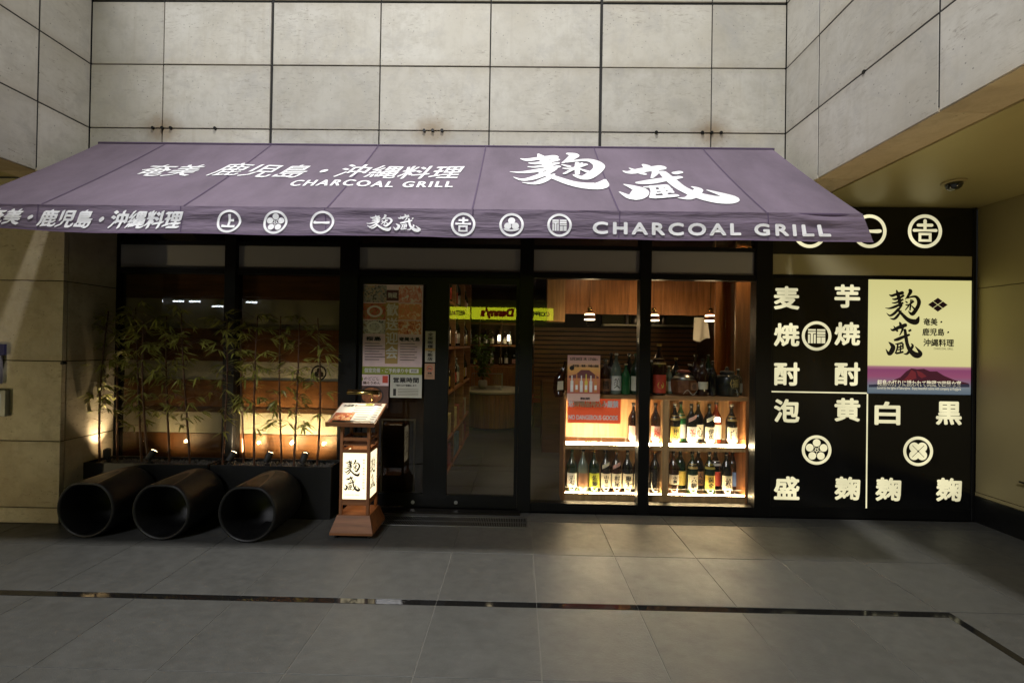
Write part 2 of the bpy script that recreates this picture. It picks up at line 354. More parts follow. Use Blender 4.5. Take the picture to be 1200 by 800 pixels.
def emblem(P, kind, cx, cy, r, mi=0, cut=1):
    P.ring(cx, cy, r*.80, r, mi)
    q = lambda x0, y0, x1, y1, m=mi: P.rect(cx+x0*r, cy+y0*r, cx+x1*r, cy+y1*r, m)
    if kind == 'plum':
        for k in range(5):
            a = pi/2 + k*2*pi/5; P.disc(cx+.49*r*cos(a), cy+.49*r*sin(a), .262*r, mi, 20)
        P.ring(cx, cy, .07*r, .12*r, mi, 14)
        for k in range(5):
            a = pi/2 + k*2*pi/5 + pi/5; P.stroke([(cx+.1*r*cos(a), cy+.1*r*sin(a), .03*r), (cx+.3*r*cos(a), cy+.3*r*sin(a), .03*r)], mi)
    elif kind == 'one':
        P.stroke([(cx-.62*r, cy+.02*r, .26*r), (cx-.5*r, cy, .2*r), (cx, cy, .17*r), (cx+.45*r, cy, .22*r), (cx+.62*r, cy+.02*r, .2*r)], mi)
    elif kind == 'up':
        P.stroke([(cx+.02*r, cy+.62*r, .22*r), (cx+.04*r, cy+.1*r, .2*r), (cx, cy-.42*r, .2*r)], mi)
        P.stroke([(cx+.05*r, cy+.1*r, .18*r), (cx+.4*r, cy+.12*r, .22*r)], mi)
        P.stroke([(cx-.55*r, cy-.4*r, .24*r), (cx, cy-.44*r, .18*r), (cx+.55*r, cy-.42*r, .24*r)], mi)
    elif kind == 'lucky':
        P.stroke([(cx-.4*r, cy+.36*r, .18*r), (cx+.4*r, cy+.36*r, .18*r)], mi); P.stroke([(cx, cy+.62*r, .2*r), (cx, cy+.1*r, .18*r)], mi)
        P.stroke([(cx-.64*r, cy+.05*r, .18*r), (cx, cy+.05*r, .13*r), (cx+.64*r, cy+.05*r, .18*r)], mi)
        q(-.38, -.24, .38, -.10); q(-.38, -.62, -.22, -.24); q(.22, -.62, .38, -.24); q(-.38, -.62, .38, -.48)
    elif kind == 'balls':
        P.disc(cx, cy+.34*r, .29*r, mi); P.disc(cx-.31*r, cy-.12*r, .29*r, mi); P.disc(cx+.31*r, cy-.12*r, .29*r, mi)
        P.stroke([(cx-.64*r, cy-.34*r, .1*r), (cx-.3*r, cy-.46*r, .16*r), (cx+.3*r, cy-.46*r, .16*r), (cx+.64*r, cy-.34*r, .1*r)], mi)
    elif kind == 'luck':
        q(-.58, .34, -.06, .46); q(-.58, .16, -.06, .28); q(-.40, -.50, -.24, .16); q(-.58, -.5, -.45, .1); q(-.19, -.5, -.06, .1)
        q(.02, .34, .58, .46); q(.02, .12, .58, .28); q(.02, -.04, .58, .07); q(.02, -.5, .28, -.09); q(.32, -.5, .58, -.09)
    elif kind == 'leaves':
        for k in range(4):
            a = pi/4 + k*pi/2; P.disc(cx+.38*r*cos(a), cy+.38*r*sin(a), .33*r, mi, 20)
        for k in range(4):
            a = pi/4 + k*pi/2; P.stroke([(cx+.05*r*cos(a), cy+.05*r*sin(a), .035*r), (cx+.56*r*cos(a), cy+.56*r*sin(a), .035*r)], cut)

# ================================================================== ground
YS = 4.05                                   # shop front plane
pave = tag(mesh('pavement', [(-40,-40,-.0035),(40,-40,-.0035),(40,4.0,-.0035),(-40,4.0,-.0035)], [(0,1,2,3)], M['grout']), kind='structure')
T = .6; JX = .1358; Y0 = 3.8347; G = .0022
def tile_mesh(name, w, d, m):
    mb = MB(); mb.box(-w/2, w/2, -d/2, d/2, -.011, 0)
    o = mb.build(name, m, None, origin=(0,0,0), bevel=.0012); return o
def place(proto, name, loc, parent):
    o = bpy.data.objects.new(name, proto.data); link(o, parent); o.location = loc; return o
PINV[pave.name] = Matrix.Translation(pave.location).inverted()
tp = tile_mesh('floor_tile', T-2*G, T-2*G, M['slate']); bpy.data.objects.remove(tp, do_unlink=False) if False else None
COL.objects.unlink(tp)
SW = .052                                    # black inlay width
rows = []
yy = Y0
for k in range(2): rows.append((yy-T, yy)); yy -= T
strip_y1 = yy; yy -= SW; strip_y0 = yy
rows.append((2.026, yy)); yy = 2.026
for k in range(3): rows.append((yy-T, yy)); yy -= T
XC = JX + 4*T                                # inlay corner column
for (a, b) in rows:
    for i in range(-10, 9):
        x = JX + i*T + T/2
        if i >= 4 and b < 2.63: x += SW
        Ydist = max(b, .4)
        if abs(x) - .5 > Ydist*1.25 + .3: continue
        if b < 1.0: continue
        bb_ = strip_y1 if (i >= 4 and b == strip_y0) else b
        tl = place(tp, 'floor_tile', (x, (a+bb_)/2, 0), pave); tl.scale.y = (bb_-a-2*G)/(T-2*G)
# short row of cut tiles against the shop front
tc_ = tile_mesh('floor_tile', T-2*G, .19, M['slate']); COL.objects.unlink(tc_)
for i in range(-10, 9): place(tc_, 'floor_tile', (JX+i*T+T/2, Y0+.098, 0), pave)
for i in range(-10, 4): box('inlay_strip', JX+i*T+.001, JX+(i+1)*T-.001, strip_y0+.002, strip_y1-.002, -.011, -.0005, M['strip'], pave)
box('inlay_strip', XC, XC+SW, 1.2, strip_y1-.002, -.011, -.0005, M['strip'], pave)
tag(box('outer_road', -40, 40, -39.5, 0.7, -.012, .0005, M['slate']), kind='structure')

# ================================================================== upper stone walls
BZ = 2.88; ZJ = [BZ, 3.437, 4.011, 4.586, 5.16]
XJ = [-3.881, -3.221, -2.241, -1.267, -.285, .698, 1.674, 2.324]
J = .0055
wall = thing('stone_wall', 'pale stone panel wall above the purple awning', 'wall', (-.78, 3.95, BZ))
box('wall_core', -3.88, 2.32, 3.862, 4.25, BZ, 5.16, M['joint'], wall)
def jt(v, wide, s): return v + s*(.013 if v in wide else J)
for i in range(7):
    for k in range(4):
        x0 = jt(XJ[i], (-2.241, .698), 1); x1 = jt(XJ[i+1], (-2.241, .698), -1)
        z0 = jt(ZJ[k], (4.586,), 1); z1 = jt(ZJ[k+1], (4.586,), -1)
        dy = random.uniform(-.0015, .0015)
        box('stone_panel', x0, x1, 3.85+dy, 3.884, z0, z1, M['stone'], wall, bevel=.002)
for x, y in [(179,150),(190,150),(200,150),(252,150.5),(497,153),(507,153),(518,153),(769,155.3),(823,155.5),(834,155.6),(845,155.7)]:
    px, pz = at(x, y, 3.845); m = MB(); m.tube([(px, 3.838, pz), (px, 3.87, pz)], .014, 10); m.build('anchor_bolt', M['black_metal'], wall)
YJ = [3.85, 3.43, 2.45, 1.47, .49, -.49]
for side, xs, lab in ((-1, -3.881, 'pale stone side wall at upper left of the awning'), (1, 2.324, 'pale stone side wall at upper right with a brown soffit')):
    w = thing('stone_wall', lab, 'wall', (xs, 1.7, BZ))
    xo = xs + side*.31
    box('wall_core', xs+side*.0035, xo, -.49, 3.85, BZ+.03, 5.16, M['joint'], w)
    for i in range(5):
        for k in range(4):
            dx = random.uniform(-.0012, .0012)
            box('stone_panel', xs+dx, xs+side*.034, YJ[i+1]+J, YJ[i]-J, ZJ[k]+J, ZJ[k+1]-J, M['stone'], w, bevel=.002)
        box('soffit_panel', xs+side*.006, xo, YJ[i+1]+.002, YJ[i]-.002, BZ, BZ+.028, M['soffit_stone'], w, bevel=.0015)
    for y_, z_ in ((2.98, 3.437),):
        m = MB(); m.tube([(xs-side*.006, y_, z_), (xs+side*.03, y_, z_)], .014, 10); m.build('anchor_bolt', M['black_metal'], w)

# ------------------------------------------------------------------ lower left pier
PX, PY = -3.80, 3.58
pier = thing('stone_pier', 'buff stone wall at far left beside the bamboo window', 'wall', (-4.6, 3.8, 0))
box('wall_core', -7.4, PX-.012, PY+.012, 4.35, 0, BZ, M['joint'], pier)
PZ = [0, .131, .683, 1.351, 2.021, 2.69, BZ]
for k in range(6):
    x = PX
    for wdt in (.98, .98, .98, .66):
        box('stone_panel', x-wdt+J*.7, x-J*.7 if x != PX else x, PY, PY+.034, PZ[k]+J*.7, PZ[k+1]-J*.7, M['stone_warm'], pier, bevel=.002)
        x -= wdt
    box('stone_panel', PX-.034, PX, PY+.042, YS+.02, PZ[k]+J*.7, PZ[k+1]-J*.7, M['stone_warm'], pier, bevel=.002)
bx, bz = at(74, 425.5, PY); m = MB(); m.tube([(bx, PY-.012, bz), (bx, PY+.02, bz)], .013, 10); m.build('anchor_bolt', M['black_metal'], pier)
# left passage ceiling
tag(box('ceiling', -7.4, -4.19, -.49, PY, BZ+.006, BZ+.1, M['ceiling']), kind='structure')

# ------------------------------------------------------------------ right bay: ceiling, ochre wall
RX = 4.205
cr = tag(box('ceiling', 2.634, RX+.3, -.49, YS+.05, 2.868, 2.97, M['ceiling']), kind='structure')
rw = thing('panelled_wall', 'ochre panelled wall at the far right with black skirting', 'wall', (RX, 2, 0))
d = ray(1146, 338); zj = CZ + d.z*RX/d.x
for a, b in ((YS, 3.07), (3.07, 1.9), (1.9, .7), (.7, -.49)):
    box('wall_panel', RX, RX+.05, b+.002, a-.002, zj+.003, 2.867, M['wallpanel'], rw, bevel=.001)
    box('wall_panel', RX, RX+.05, b+.002, a-.002, .272, zj-.003, M['wallpanel'], rw, bevel=.001)
box('wall_core', RX+.02, RX+.3, -.49, YS, .0, 2.9, M['joint'], rw)
box('trim', RX-.003, RX+.03, -.49, YS, .238, .266, M['wallpanel'], rw)
box('skirting', RX-.018, RX+.04, -.49, YS-.002, .0, .236, M['skirt'], rw)
d = ray(1197, 565); t = (RX-.05)/d.x
hd = box('handle_bracket', RX-.041, RX+.001, d.y*t-.02, d.y*t, CZ+d.z*t-.005, CZ+d.z*t+.005, M['dark_metal'], rw)
box('handle_grip', RX-.05, RX-.04, d.y*t-.12, d.y*t+.02, CZ+d.z*t-.006, CZ+d.z*t+.006, M['dark_metal'], hd)
# dome camera
d = ray(1118, 213); t = (2.868-CZ)/d.z
c = (d.x*t, d.y*t)
sc = thing('security_camera', 'black dome camera on the ceiling at upper right', 'camera', (c[0], c[1], 2.868))
m = MB(); m.lathe([(.075, 0), (.075, -.008), (.062, -.014)], (c[0], c[1], 2.868), 24); m.build('housing', M['wallpanel'], sc, True)
m = MB(); m.lathe([(.055, -.01), (.054, -.028), (.044, -.05), (.026, -.063), (.004, -.068)], (c[0], c[1], 2.868), 24); m.build('dome', mat('smoked dome', (.01,.01,.01), .08, coat=1), sc, True)

# ================================================================== awning
AX0, AX1 = -3.756, 2.20
TY, TZ, FY, FZ = 3.83, 3.292, 2.83, 2.427
SEAM = [-3.16 + .95*k for k in range(6)]
aw = thing('awning', 'purple canvas awning with white lettering over the shopfront', 'awning', (-.78, 3.8, 3.29))
def seamwave(x):
    e = [AX0] + SEAM + [AX1]
    for a, b in zip(e, e[1:]):
        if a <= x <= b: return sin(pi*(x-a)/(b-a))
    return 0
def canopy(u, v, l=0):                      # v 0 at the wall, 1 at the front bar
    n = Vector((0, -(TZ-FZ), TY-FY)).normalized()
    sag = -.014*seamwave(u)*sin(pi*v) - .010*sin(pi*v)
    p = Vector((u, TY+(FY-TY)*v, TZ+(FZ-TZ)*v + .004*sin(u*7)*v*(1-v)*3))
    return p + n*(sag + l)
def valance(u, v, l=0):                     # v 0 seam, 1 hem
    e = max(0, (-2.6-u)); fl = max(0, (u-1.8)/.4)
    y = FY - .008 - .03*v - .003*sin(u*9.3+1)*v - .002*sin(u*19)*v*v - .012*fl*v + .018*e*v
    y += .007*sin(v*9+u*1.7)*v*(1-v)*2 + (.012*math.exp(-((u-1.95)/.18)**2)*sin(v*12-u*9))*(1-v)
    y += .005*sin(v*pi*2.2 + 2*sin(u*.9))*v*(.4+.6*abs(sin(u*1.1)))
    z = FZ - .004 - (.190 - .035*min(1, e)**1.5)*v + .003*sin(u*5)*v
    x = u + .04*fl*v - .02*e*v
    return Vector((x, y-l, z))
def grid(f, us, vs, name, m, parent, thick=0):
    V = [f(u, v) for v in vs for u in us]; n = len(us)
    F = [(j*n+i, j*n+i+1, (j+1)*n+i+1, (j+1)*n+i) for j in range(len(vs)-1) for i in range(n-1)]
    return mesh(name, V, F, m, parent, True)
lin = lambda a, b, n: [a+(b-a)*i/n for i in range(n+1)]
edges = [AX0] + SEAM + [AX1]
for a, b in zip(edges, edges[1:]):
    grid(canopy, lin(a, b, max(4, int((b-a)*14))), lin(0, 1, 14), 'canopy_panel', M['fabric'], aw)
M['valance'] = mat('purple valance canvas', (.140, .107, .160), .85, var=.25, vscale=2.2, bump=.9, bscale=2.6, bdist=.03, stretch=(1.0, 2, 6))
grid(valance, lin(AX0, AX1, 190), lin(0, 1, 14), 'valance', M['valance'], aw)
for s_ in SEAM:
    grid(lambda u, v: canopy(u, v, .003), [s_-.0055, s_+.0055], lin(0, 1, 12), 'seam', M['seam'], aw)
    grid(lambda u, v: valance(u+.03*(v-.5)*(1 if s_ < -1 else -.4), v, .003), [s_-.004, s_+.004], lin(0, 1, 10), 'seam', M['seam'], aw)
grid(lambda u, v: valance(u, v, .003), lin(AX0, AX1, 190), [.955, 1.0], 'hem', mat('purple hem', (.14,.095,.17), .85), aw)
m = MB(); m.tube([(AX0, FY+.005, FZ-.012), (AX1, FY+.005, FZ-.012)], .014, 8); m.build('front_bar', M['seam'], aw)
m = MB(); m.tube([(AX0-.01, TY-.0, TZ-.008), (AX1+.01, TY, TZ-.008)], .018, 8); m.build('wall_bar', M['seam'], aw)
for x in (AX0+.05, -1.7, .3, AX1-.05):
    m = MB(); m.tube([(x, 3.86, 2.62), (x, FY+.02, FZ-.03)], .014, 8); m.build('arm', M['dark_metal'], aw)
def inv_canopy(px, py):                      # sight line onto the sloping plane
    dd = ray(px, py); n = Vector((0, -(TZ-FZ), TY-FY)); t = (n.dot(Vector((0, TY, TZ-CZ))))/n.dot(dd)
    p = dd*t; return p.x, (TY-p.y)/(TY-FY)
def inv_val(px, py):
    x, z = at(px, py, FY-.02); return x, (FZ-.004-z)/.190
SL = sqrt((TZ-FZ)**2 + (TY-FY)**2)
def on_canopy(u, v, l): return canopy(u, -v/SL, .004+l)      # v = minus distance down the slope
def on_val(u, v, l): return valance(u, -v/.190, .0045+l)
def canopy_text(P, t, x0, x1, y0, y1, **k):
    a = inv_canopy(x0, (y0+y1)/2); b = inv_canopy(x1, (y0+y1)/2); v0 = inv_canopy((x0+x1)/2, y0)[1]*SL; v1 = inv_canopy((x0+x1)/2, y1)[1]*SL
    P.text(t, (a[0]+b[0])/2, -(v0+v1)/2, w=b[0]-a[0], h=v1-v0, **k)
P = Print(); canopy_text(P, '奄美', 165, 232, 190.5, 203.5, nib=.0042, shear=.18); canopy_text(P, '鹿児島・沖縄料理', 252, 541, 191.5, 206, nib=.0042, shear=.18)
P.build('lettering', on_canopy, M['white_print'], aw)
P = Print(); canopy_text(P, 'CHARCOAL GRILL', 340, 531, 209.8, 216.8, bold=.0045, spacing=1.25); P.build('lettering', on_canopy, M['white_print'], aw)
P = Print()
a = inv_canopy(597, 205); b = inv_canopy(711, 205); v0 = inv_canopy(655, 179.5)[1]*SL; v1 = inv_canopy(655, 219)[1]*SL
brush(P, KOJI, a[0], -v1, b[0], -v0, BK, fat=1.42); P.build('lettering', on_canopy, M['white_print'], aw); P = Print()
a = inv_canopy(722, 215); b = inv_canopy(843, 215); v0 = inv_canopy(785, 191)[1]*SL; v1 = inv_canopy(785, 237.5)[1]*SL
brush(P, KURA, a[0], -v1, b[0], -v0, BU, fat=1.48)
P.build('lettering', on_canopy, M['white_print'], aw)
def val_xy(px, py): x, v = inv_val(px, py); return x, -v*.190
P = Print(); x0, _ = val_xy(-13, 262); x1, _ = val_xy(213, 262); P.text('奄美・鹿児島・沖縄料理', (x0+x1)/2, -.098, w=x1-x0, h=.120, nib=.0055, shear=.22)
P.build('lettering', on_val, M['white_print'], aw)
for px, kd in ((269, 'up'), (323, 'plum'), (378, 'one'), (543, 'lucky'), (599.5, 'balls'), (655.5, 'luck')):
    P = Print(); x, _ = val_xy(px, 264); emblem(P, kd, x, -.103, .079); P.build('emblem', on_val, M['white_print'], aw)
P = Print(); a = val_xy(430, 264)[0]; b = val_xy(460, 264)[0]; brush(P, KOJI, a, -.155, b, -.045, BK, fat=1.2); P.build('lettering', on_val, M['white_print'], aw); P = Print()
a = val_xy(462, 264)[0]; b = val_xy(493, 264)[0]; brush(P, KURA, a, -.160, b, -.040, BU, fat=1.2); P.build('lettering', on_val, M['white_print'], aw)
P = Print(); a = val_xy(695, 268)[0]; b = val_xy(968, 268)[0]; P.text('CHARCOAL GRILL', (a+b)/2, -.118, w=b-a, h=.072, bold=.0050, spacing=1.32); P.build('lettering', on_val, M['white_print'], aw)

# ================================================================== shopfront frame and glazing
GY = 4.09
def FX(px, py=420): return X_(px, py, YS)
def FZz(py, px=700): return Z_(px, py, YS)
shop = thing('shopfront', 'black framed glass shopfront with a sliding door under the awning', 'shopfront', (-.8, YS, 0))
XL = PX + .002
posts = [(XL, FX(135)), (FX(262), FX(275)), (FX(397), FX(418)), (FX(608), FX(624)), (FX(749), FX(762)), (FX(885), FX(904))]
HZ = 2.86
z_band1 = FZz(292.5, 700); z_band0 = FZz(320, 700); z_gl1 = FZz(326.5, 700); z_gl0 = FZz(590.5, 700)
for i, (a, b) in enumerate(posts): box('post', a, b, YS-(.012 if i else 0), YS+.10, 0, HZ, M['black_metal'], shop, bevel=.003)
spans = list(zip([p[1] for p in posts], [p[0] for p in posts][1:]))
M['glass_left'] = glass_mat('left window glass', (.72, .70, .64))
for i, (a, b) in enumerate(spans):
    box('rail', a, b, YS+.002, YS+.08, z_band1, z_band1+.035, M['black_metal'], shop)
    box('rail', a, b, YS, YS+.08, z_gl1, z_band0, M['black_metal'], shop)
    box('header', a, b, YS+.01, YS+.08, HZ-.12, HZ, M['black_metal'], shop)
    box('transom_pane', a, b, YS+.035, YS+.041, z_band0, z_band1, M['frost'], shop)
    box('upper_pane', a, b, YS+.035, YS+.041, z_band1+.035, HZ-.12, M['glass_dark'], shop)
    if i != 2:
        box('bottom_rail', a, b, YS+.002, YS+.09, 0, z_gl0, M['black_metal'], shop, bevel=.003)
        box('window_pane', a+.001, b-.001, GY-.003, GY+.003, z_gl0, z_gl1, M['glass_left'] if i < 2 else M['glass'], shop)
box('kick_plate', XL, FX(612), 3.955, YS-.012, 0, .018, M['dark_metal'], shop)
# sliding doors (the leaf with the posters stands still)
zd1 = FZz(333, 560); zd0 = FZz(581, 560); zg = z_gl1
for nm, a, b, ga, gb in (('side_light', FX(418)+.001, FX(511)-.001, FX(423), FX(497)), ('sliding_door', FX(511)+.001, FX(608)-.001, FX(525), FX(604))):
    f = MB(); y0, y1 = (YS+.022, YS+.062) if nm == 'side_light' else (YS+.012, YS+.052)
    f.box(a, ga, y0, y1, .02, zg-.002); f.box(gb, b, y0, y1, .02, zg-.002); f.box(ga, gb, y0+.0005, y1, .02, zd0); f.box(ga, gb, y0+.0005, y1, zd1, zg-.002)
    dr = f.build(nm, M['black_metal'], shop)
    box('door_glass', ga, gb, (y0+y1)/2-.003, (y0+y1)/2+.003, zd0, zd1, M['glass_dark'] if nm == 'side_light' else M['glass'], dr)
    lx, lz = at(483 if nm == 'side_light' else 534, 589, YS); m = MB(); m.tube([(lx, y0-.004, lz), (lx, y0+.01, lz)], .017, 14); m.build('lock', M['steel'], dr)
# side light backing panel inside (brown wood behind the posters)
sb = tag(box('wood_screen', FX(420), FX(498), 4.16, 4.18, .1, zd1+.1, wood_mat('dim brown screen', (.10, .05, .022))), 'brown wooden screen inside behind the posters', 'screen')

# drain grate in the floor
gx0, gx1 = FX(445, 600)*.985, X_(621, 612, 3.9)
dg = thing('drain_grate', 'long slotted steel drain grate in front of the door', 'grate', ((gx0+gx1)/2, 3.8, 0))
DZ = .0012
gy0, gy1 = 3.70, 3.90
gx0 = -1.55; gx1 = .10
f = MB(); f.box(gx0, gx1, gy0, gy0+.008, 0, .004); f.box(gx0, gx1, gy1-.008, gy1, 0, .004); f.box(gx0, gx0+.008, gy0+.008, gy1-.008, 0, .004); f.box(gx1-.008, gx1, gy0+.008, gy1-.008, 0, .004)
f.box(gx0, gx1, gy0+.095, gy0+.105, 0, .0035)
f.build('frame', M['steel'], dg)
f = MB(); n = 110
for i in range(n): x = gx0+.012+(gx1-gx0-.024)*i/n; f.box(x, x+.006, gy0+.009, gy0+.094, 0, .003); f.box(x, x+.006, gy0+.106, gy1-.009, 0, .003)
tag(f.build('slats', M['steel'], dg), kind='stuff')
box('trough', gx0+.009, gx1-.009, gy0+.009, gy1-.009, 0, .0008, M['black'], dg)

# ================================================================== black sign wall on the right
SX0, SX1 = FX(904)+.0, FX(1140); SY = YS
sf = thing('sign_frame', 'black frame around the lit signs at the right end', 'frame', ((SX0+SX1)/2, SY, 0))
box('post', FX(1138.5), RX-.02, SY-.012, SY+.1, 0, 2.866, M['black_metal'], sf, bevel=.003)
zs1 = Z_(1020, 327.5, SY); zs0 = Z_(1020, 595, SY)
box('bottom_rail', SX0, FX(1138.5), SY-.004, SY+.1, 0, zs0, M['black_metal'], sf, bevel=.003)
zb1 = Z_(1020, 299, SY); zb0 = Z_(1020, 323, SY)
box('rail', SX0, FX(1138.5), SY-.006, SY+.1, zs1, zb0, M['black_metal'], sf)
box('film_panel', SX0, FX(1138.5), SY+.004, SY+.02, zb0, zb1, M['frost_tan'], sf)
fas = thing('fascia_sign', 'black fascia above the signs with lit round crests', 'sign', ((SX0+SX1)/2, SY, zb1))
box('fascia_board', FX(904), FX(1138.5), SY-.005, SY+.08, zb1, 2.862, M['sign_black'], fas, bevel=.002)
for px, py, kd in ((949, 271, 'balls'), (1019, 271, 'one'), (1084, 271, 'lucky')):
    P = Print(); x, z = at(px, py, SY-.006); emblem(P, kd, x, z, .155); P.build('emblem', facing(SY-.0052), M['lit_char'], fas)
XM = FX(1016.5); zmid = Z_(960, 459.5, SY)
def char(P, ch, px, py, s=.225): x, z = at(px, py, SY-.005); P.text(ch, x, z, w=s*1.02, h=s*.93, bold=.0075)
def panel(label, x0, x1, z0, z1, chars, emb, group=None):
    t = thing('lit_sign', label, 'sign', ((x0+x1)/2, SY, z0))
    box('panel', x0, x1, SY-.004, SY+.06, z0, z1, M['sign_black'], t)
    P = Print()
    for ch, px, py in chars:
        P = Print(); char(P, ch, px, py, .215); P.build('character', facing(SY-.0042), M['lit_char'], t)
    P = Print(); x, z = at(emb[1], emb[2], SY-.005); emblem(P, emb[0], x, z, .135, cut=1); P.build('emblem', facing(SY-.0042), [M['lit_char'], M['ink']], t)
    return t
panel('black sign with lit characters and square seal, beside the cream poster', SX0, XM-.001, zmid+.006, zs1, [('麦', 922, 349), ('芋', 993, 347), ('焼', 922, 392), ('焼', 993, 391), ('酎', 922, 438), ('酎', 993, 438)], ('luck', 957, 393.5))
panel('black sign with a five petal plum crest, next to the bottle window', SX0, XM-.006, zs0, zmid-.006, [('泡', 922, 481), ('黄', 993, 480), ('盛', 922, 571.5), ('麹', 993, 572)], ('plum', 957, 527))
panel('black sign with a crossed leaf crest, below the cream poster', XM+.006, SX1-.01, zs0, Z_(1070, 462, SY), [('白', 1040, 484), ('黒', 1112, 484), ('麹', 1041, 573), ('麹', 1112, 573.5)], ('leaves', 1076, 528.5))
box('light_line', SX0, XM-.006, SY-.005, SY+.03, zmid-.006, zmid+.006, M['lit_char'], sf)
box('light_line', XM-.006, XM+.006, SY-.005, SY+.03, zs0, zmid-.0065, M['lit_char'], sf)
# cream backlit poster with a volcano at dusk
def poster_mat():
    m = bpy.data.materials.new('backlit cream print'); m.use_nodes = True; nt = m.node_tree; N = nt.nodes; L = nt.links
    N.remove(N['Principled BSDF']); e = N.new('ShaderNodeEmission'); tc = N.new('ShaderNodeTexCoord'); sx = N.new('ShaderNodeSeparateXYZ'); L.new(tc.outputs['Generated'], sx.inputs[0])
    r = N.new('ShaderNodeValToRGB'); el = r.color_ramp.elements
    el[0].position = 0; el[0].color = (.10, .13, .16, 1); el[1].position = 1; el[1].color = (.62, .57, .235, 1)
    for p, c in ((.055, (.16, .19, .21)), (.10, (.20, .13, .18)), (.15, (.27, .075, .14)), (.21, (.23, .06, .13)), (.235, (.36, .16, .20)), (.25, (.66, .60, .27)), (.6, (.70, .65, .30))):
        q = el.new(p); q.color = (*c, 1)
    L.new(sx.outputs['Z'], r.inputs[0]); L.new(r.outputs[0], e.inputs[0]); e.inputs[1].default_value = 1.0
    L.new(e.outputs[0], N['Material Output'].inputs[0]); return m
cx0, cx1 = XM+.001, FX(1137); cz0, cz1 = Z_(1070, 461.3, SY), zs1
cp = thing('backlit_poster', 'cream backlit poster with brush lettering and a dusk volcano', 'poster', ((cx0+cx1)/2, SY, cz0))
box('panel', cx0, cx1, SY-.006, SY+.05, cz0, cz1, poster_mat(), cp)
M['volc'] = emis('volcano print', (.055, .014, .02), 1); M['volc2'] = emis('volcano red print', (.14, .022, .025), 1); M['shore'] = emis('dark shore print', (.03, .03, .045), 1); M['print_cream'] = emis('cream small print', (.8, .72, .5), 1)
def pp(px, py): return at(px, py, SY-.0065)
P = Print()
P.poly([pp(x, y) for x, y in ((1018,453),(1030,449),(1042,447),(1055,442),(1062,435),(1068,431.5),(1075,432.5),(1083,432),(1090,435),(1098,435),(1106,440),(1118,445),(1135,449),(1136,453))], 0)
P.poly([pp(x, y) for x, y in ((1068,433),(1073,436),(1074,443),(1066,446),(1058,446),(1064,440))], 1)
P.poly([pp(x, y) for x, y in ((1074,434),(1080,436),(1086,441),(1080,443),(1076,440))], 1)
P.poly([pp(x, y) for x, y in ((1018,450.5),(1060,448.5),(1136,450),(1136,453.5),(1018,453.5))], 2)
P.build('picture', facing(SY-.0063), [M['volc'], M['volc2'], M['shore']], cp)
P = Print(); a = pp(1037, 379); b = pp(1078.5, 339); brush(P, KOJI, a[0], a[1], b[0], b[1], BK, fat=1.3)
a = pp(1037.5, 419); b = pp(1079, 377.5); brush(P, KURA, a[0], a[1], b[0], b[1], BU, fat=1.3)
P.build('lettering', facing(SY-.0063), M['ink'], cp)
P = Print()
for t_, x0, x1, y0, y1 in (('奄美・', 1082, 1104, 373, 381), ('鹿児島・', 1081, 1112, 385, 393), ('沖縄料理', 1082, 1117.5, 397.5, 405.5)):
    a = pp(x0, y1); b = pp(x1, y0); P.text(t_, (a[0]+b[0])/2, (a[1]+b[1])/2, w=b[0]-a[0], h=b[1]-a[1], nib=.0022)
a = pp(1094, 409.5); b = pp(1117, 407.5); P.text('CHARCOAL GRILL', (a[0]+b[0])/2, (a[1]+b[1])/2, w=b[0]-a[0], h=b[1]-a[1])
P.build('lettering', facing(SY-.0063), M['ink'], cp)
P = Print()
cx, cz = pp(1099, 357)
for dx, dz in ((0, .55), (0, -.55), (.55, 0), (-.55, 0)):
    w_, h_ = .046, .033; ox, oz = dx*2*w_*.92, dz*2*h_*.92
    P.poly([(cx+ox-w_*.92, cz+oz), (cx+ox, cz+oz-h_*.92), (cx+ox+w_*.92, cz+oz), (cx+ox, cz+oz+h_*.92)])
P.build('emblem', facing(SY-.0063), M['ink_purple'], cp)
P = Print(); a = pp(1028, 452.3); b = pp(1126, 446.3); P.text('桜島の灯りに誘われて麹蔵で四極な宴', (a[0]+b[0])/2, (a[1]+b[1])/2, w=b[0]-a[0], h=b[1]-a[1], nib=.0012)
a = pp(1028, 456.5); b = pp(1126, 454); P.text('Lured by the lights of Sakurajima - Enjoy beautiful cuisine with company at Kojigura', (a[0]+b[0])/2, (a[1]+b[1])/2, w=b[0]-a[0], h=b[1]-a[1])
P.build('lettering', facing(SY-.0063), M['print_cream'], cp)
box('back_panel_right', SX0-.05, RX, YS+.11, YS+.16, 0, 2.866, M['black'], sf)

# ================================================================== display shelf with bottles
HY = 4.20; HB = 4.56
def H(px, py, Y=HY): return at(px, py, Y)
hx0 = H(663, 500)[0]; hxd0 = H(776, 500)[0]; hxd1 = H(784, 500)[0]; hx1 = H(874, 500)[0]
zt1 = H(700, 462.5)[1]; zt0 = H(700, 467)[1]; zm1 = H(700, 521)[1]; zm0 = H(700, 526.5)[1]; zl1 = H(700, 578)[1]; zl0 = H(700, 586)[1]
sh = thing('display_shelf', 'lit oak display shelf full of bottles behind the glass', 'shelf', ((hx0+hx1)/2, (HY+HB)/2, 0))
box('top_board', hx0-.02, hx1+.02, HY-.01, HB, zt0, zt1, M['wood_x'], sh, bevel=.002)
box('shelf_board', hx0, hxd0, HY, HB-.02, zm0, zm1, M['wood_light'], sh); box('shelf_board', hxd1, hx1, HY, HB-.02, zm0, zm1, M['wood_light'], sh)
box('base_board', hx0, hxd0, HY, HB-.02, zl0, zl1, M['wood_light'], sh); box('base_board', hxd1, hx1, HY, HB-.02, zl0, zl1, M['wood_light'], sh)
